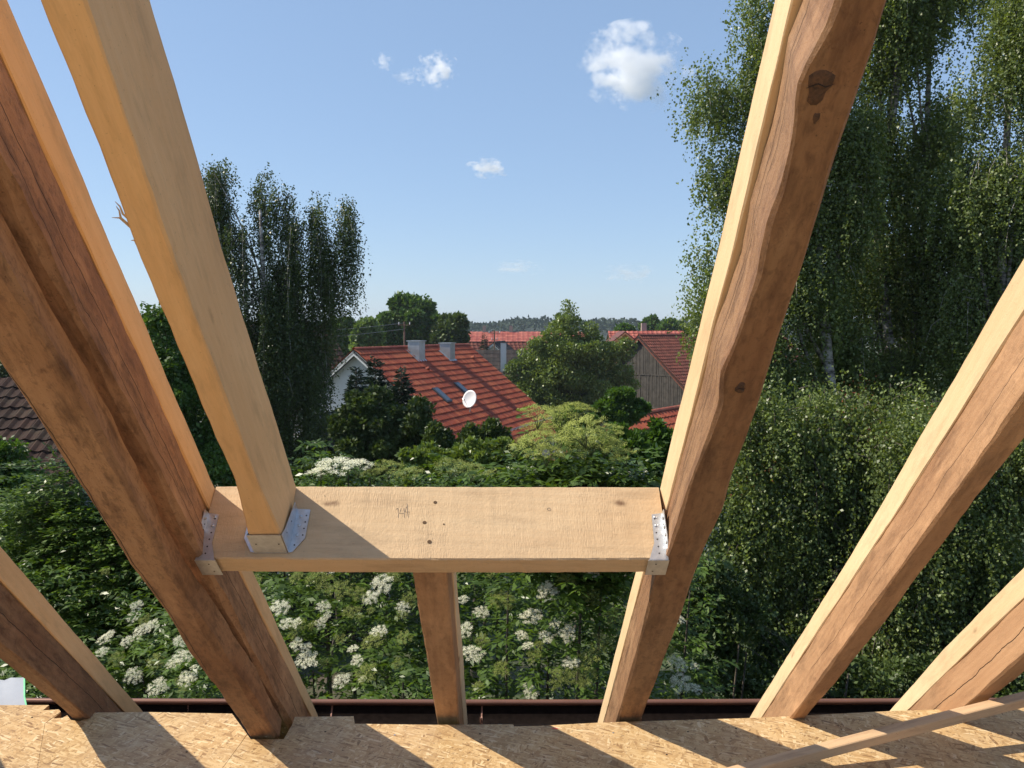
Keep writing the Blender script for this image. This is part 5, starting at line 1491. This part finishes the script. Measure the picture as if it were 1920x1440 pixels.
# ---- gutter
def build_gutter():
    e = empty('gutter', (0, 3.95, EYE - 1.86), 'brown half round gutter running along the eaves behind the rafter feet', 'gutter')
    vs, fs = [], []; nx = 40; seg = 14; r = .075
    cy, cz = 3.95, EYE - 1.845
    x0, x1 = -3.6, 4.2
    for i in range(nx + 1):
        x = x0 + (x1 - x0) * i / nx
        sag = -.018 * (1 - abs(x / 4) ** 1.5) 
        for rr in (r, r + .0025):
            for k in range(seg + 1):
                t = math.pi + math.pi * .8 * k / seg
                vs.append((x, cy - rr * math.cos(t) * 1.0 * -1 * -1, cz + sag + rr * math.sin(t)))
    m = 2 * (seg + 1)
    for i in range(nx):
        for k in range(seg):
            a = i * m + k; fs.append((a, a + 1, a + m + 1, a + m))
            a = i * m + seg + 1 + k; fs.append((a, a + m, a + m + 1, a + 1))
    ch_ = mesh_obj('channel', vs, fs, M_gutter, e, smooth=True)
    ch_.data.materials.append(M_eaves_shade)  # inner faces blackened to carry the channel's shade
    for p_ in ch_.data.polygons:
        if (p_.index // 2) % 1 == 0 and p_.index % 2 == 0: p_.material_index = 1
    b = MB(); pts = []
    for i in range(nx + 1):
        x = x0 + (x1 - x0) * i / nx; pts.append((x, cy + r + .004, cz - .018 * (1 - abs(x / 4) ** 1.5) + .004))
    b.tube(pts, .015, 10); b.obj('rim', M_gutter, e, smooth=True)
    for x in (-3.1, -2.4, -1.62, -.9, -.15, .62, 1.35, 2.1, 2.9, 3.6):
        k = MB(); p = [(x, cy + (r + .004) * math.cos(t), cz - .016 + (r + .004) * math.sin(t)) for t in np.linspace(math.pi, 2 * math.pi, 12)]
        k.tube(p, .006, 5); k.obj('bracket', M_gutter, e)
build_gutter()
# ---- loose batten on the floor
def build_batten():
    A = at_z(1395, 1452, FLOOR_Z + .018); B = at(1965, 1300, 3.02); B[2] = max(B[2], FLOOR_Z + .02)
    d = unit((B - A)[None])[0]; A = A - d * .9
    ln = np.linalg.norm(B - A); w = unit(np.cross(d, UPV)[None])[0]; u = np.cross(w, d)
    M = Matrix(((d[0], w[0], u[0], A[0]), (d[1], w[1], u[1], A[1]), (d[2], w[2], u[2], A[2]), (0, 0, 0, 1)))
    n = 26; vs, fs = [], []; hw, hh, c = .024, .017, .003
    prof = [(-hw + c, -hh), (hw - c, -hh), (hw, -hh + c), (hw, hh - c), (hw - c, hh), (-hw + c, hh), (-hw, hh - c), (-hw, -hh + c)]
    for i in range(n + 1):
        x = ln * i / n; bow = .020 * math.sin(math.pi * i / n)
        for (y, z) in prof: vs.append((x, y, z + bow * .5))
    for i in range(n):
        for j in range(8): fs.append((i * 8 + j, (i + 1) * 8 + j, (i + 1) * 8 + (j + 1) % 8, i * 8 + (j + 1) % 8))
    fs.append(tuple(range(8))); fs.append(tuple(n * 8 + j for j in range(8))[::-1])
    o = mesh_obj('roof_batten', vs, fs, M_batten, None, matrix=M)
    tag(o, 'loose reddish roof batten lying across the floor at the lower right', 'batten')
build_batten()
# ---- white membrane sheet at the lower left
def build_sheet():
    e = empty('roof_membrane', tuple(at(20, 1320, 3.3)), 'folded white roofing membrane with green edge at the lower left', 'membrane sheet')
    def q(px, py, d): return at(px, py, d)
    def strip(name, rows, mat, t=.002):
        n = len(rows[0]); vs = [p for r in rows for p in r]; fs = []
        for i in range(len(rows) - 1):
            for j in range(n - 1): fs.append((i * n + j, i * n + j + 1, (i + 1) * n + j + 1, (i + 1) * n + j))
        m = len(vs); vs = vs + [v - np.array([0, -t, t]) for v in vs]; fs += [tuple(m + k for k in f[::-1]) for f in fs]
        mesh_obj(name, vs, fs, mat, e, smooth=True)
    top = [q(x, 1285 - (x + 80) * .13 + 2 * math.sin(x * .2), 3.75) for x in range(-160, 50, 12)]
    mid = [q(x, 1293 - (x + 80) * .13 + 1.5 * math.sin(x * .15 + 1), 3.66) for x in range(-160, 50, 12)]
    mid2 = [q(x, 1308 - (x + 80) * .02, 3.50) for x in range(-160, 54, 12)][:len(top)]
    bot = [q(x + 4, 1326, 3.36) for x in range(-160, 54, 12)][:len(top)]
    strip('sheet', [top, mid, mid2, bot], M_membrane)
    g = [top[-1], mid[-1], mid2[-1], bot[-1]]
    strip('green_edge', [g, [p + np.array([.007, 0, 0]) for p in g]], M_green)
    # faint printed strokes
    mb = MB()
    for (x0, y0, x1, y1) in ((18, 1300, 24, 1292), (22, 1301, 28, 1294), (28, 1284, 31, 1280), (40, 1299, 47, 1292), (14, 1304, 20, 1297), (5, 1288, 30, 1280)):
        mb.tube([q(x0, y0, 3.555 + (1300 - y0) * .006), q(x1, y1, 3.555 + (1300 - y1) * .006)], .0012, 3)
    mb.obj('print', M_print, e)
build_sheet()
# red chalk smear on the floor
p = at_z(1040, 1366, FLOOR_Z + .0005)
mk = MB()
mk.prism([p + np.array(v) for v in ((-.012, 0, 0), (-.004, .007, 0), (.008, .005, 0), (.014, -.001, 0), (.002, -.006, 0))], (0, 0, .0006))
tag(mk.obj('red_scrap', M_red_mark), 'tiny red scrap lying on the boards near the floor edge', 'scrap')

# ================================================================ CLOUDS
def cloud_mat(name, dens, seed, scale):
    m = bpy.data.materials.new(name); m.use_nodes = True
    nt = m.node_tree; nt.nodes.remove(nt.nodes['Principled BSDF'])
    pv = nt.nodes.new('ShaderNodeVolumePrincipled')
    pv.inputs['Color'].default_value = (1, 1, 1, 1); pv.inputs['Anisotropy'].default_value = .3
    co = N(nt, 'TexCoord').outputs['Object']
    n = noise(nt, mapping(nt, co, loc=(seed, seed * 2, seed * 3)), scale, 6, .62)
    ln = nt.nodes.new('ShaderNodeVectorMath'); ln.operation = 'LENGTH'; nt.links.new(co, ln.inputs[0])
    fall = math_(nt, 'SUBTRACT', 1.0, ln.outputs['Value'])
    v = math_(nt, 'ADD', math_(nt, 'MULTIPLY', fall, 1.3), math_(nt, 'MULTIPLY', math_(nt, 'SUBTRACT', n, .56), 5.6))
    v = ramp(nt, [(.2, 0.0), (1.1, 1.0)], v)
    nt.links.new(math_(nt, 'MULTIPLY', v, dens), pv.inputs['Density'])
    nt.links.new(pv.outputs[0], nt.nodes['Material Output'].inputs['Volume'])
    return m
def cloud(px, py, rx, ry, label, dens, seed, scale=2.2, dist=1800, rot=0):
    c = at(px, py, dist)
    k = dist / FPX
    import bmesh
    bm = bmesh.new(); bmesh.ops.create_icosphere(bm, subdivisions=3, radius=1)
    me = bpy.data.meshes.new('cloud'); bm.to_mesh(me); bm.free()
    me.materials.append(cloud_mat('cloud_vapour', dens, seed, scale))
    o = bpy.data.objects.new('cloud', me); COL.objects.link(o)
    o.location = tuple(c); o.scale = (rx * k, max(rx, ry) * k * .8, ry * k); o.rotation_euler = (0, rot, 0)
    tag(o, label, 'cloud')
cloud(1190, 128, 112, 84, 'largest white cloud, at the upper right beside the birch', .05, 3.3, 1.9, rot=.2)
cloud(818, 131, 44, 40, 'compact white cloud at the upper left of the sky', .07, 9.1, 1.7)
cloud(718, 115, 22, 19, 'tiny faint cloud at the far left of the upper pair', .05, 5.1, 1.6)
cloud(760, 144, 28, 15, 'thin wisp between the two upper left clouds', .03, 7.4, 1.8)
cloud(915, 315, 44, 22, 'small flat cloud in the middle of the sky', .06, 2.4, 1.7)
cloud(1180, 512, 55, 22, 'faint low cloud right of centre near the horizon', .016, 6.2, 2.0)
cloud(970, 502, 55, 16, 'faint low cloud above the forest near the middle', .013, 8.8, 2.0)

# ================================================================ AIR
def build_haze():
    m = bpy.data.materials.new('summer_haze'); m.use_nodes = True
    nt = m.node_tree; nt.nodes.remove(nt.nodes['Principled BSDF'])
    pv = nt.nodes.new('ShaderNodeVolumePrincipled')
    pv.inputs['Color'].default_value = (.74, .86, 1.0, 1); pv.inputs['Density'].default_value = .00022
    pv.inputs['Anisotropy'].default_value = .2
    nt.links.new(pv.outputs[0], nt.nodes['Material Output'].inputs['Volume'])
    o = MB().box((0, 0, 11.5), (2600, 2600, 33)).obj('haze', m)
    tag(o, 'thin summer haze paling the far forest', kind='stuff')
build_haze()
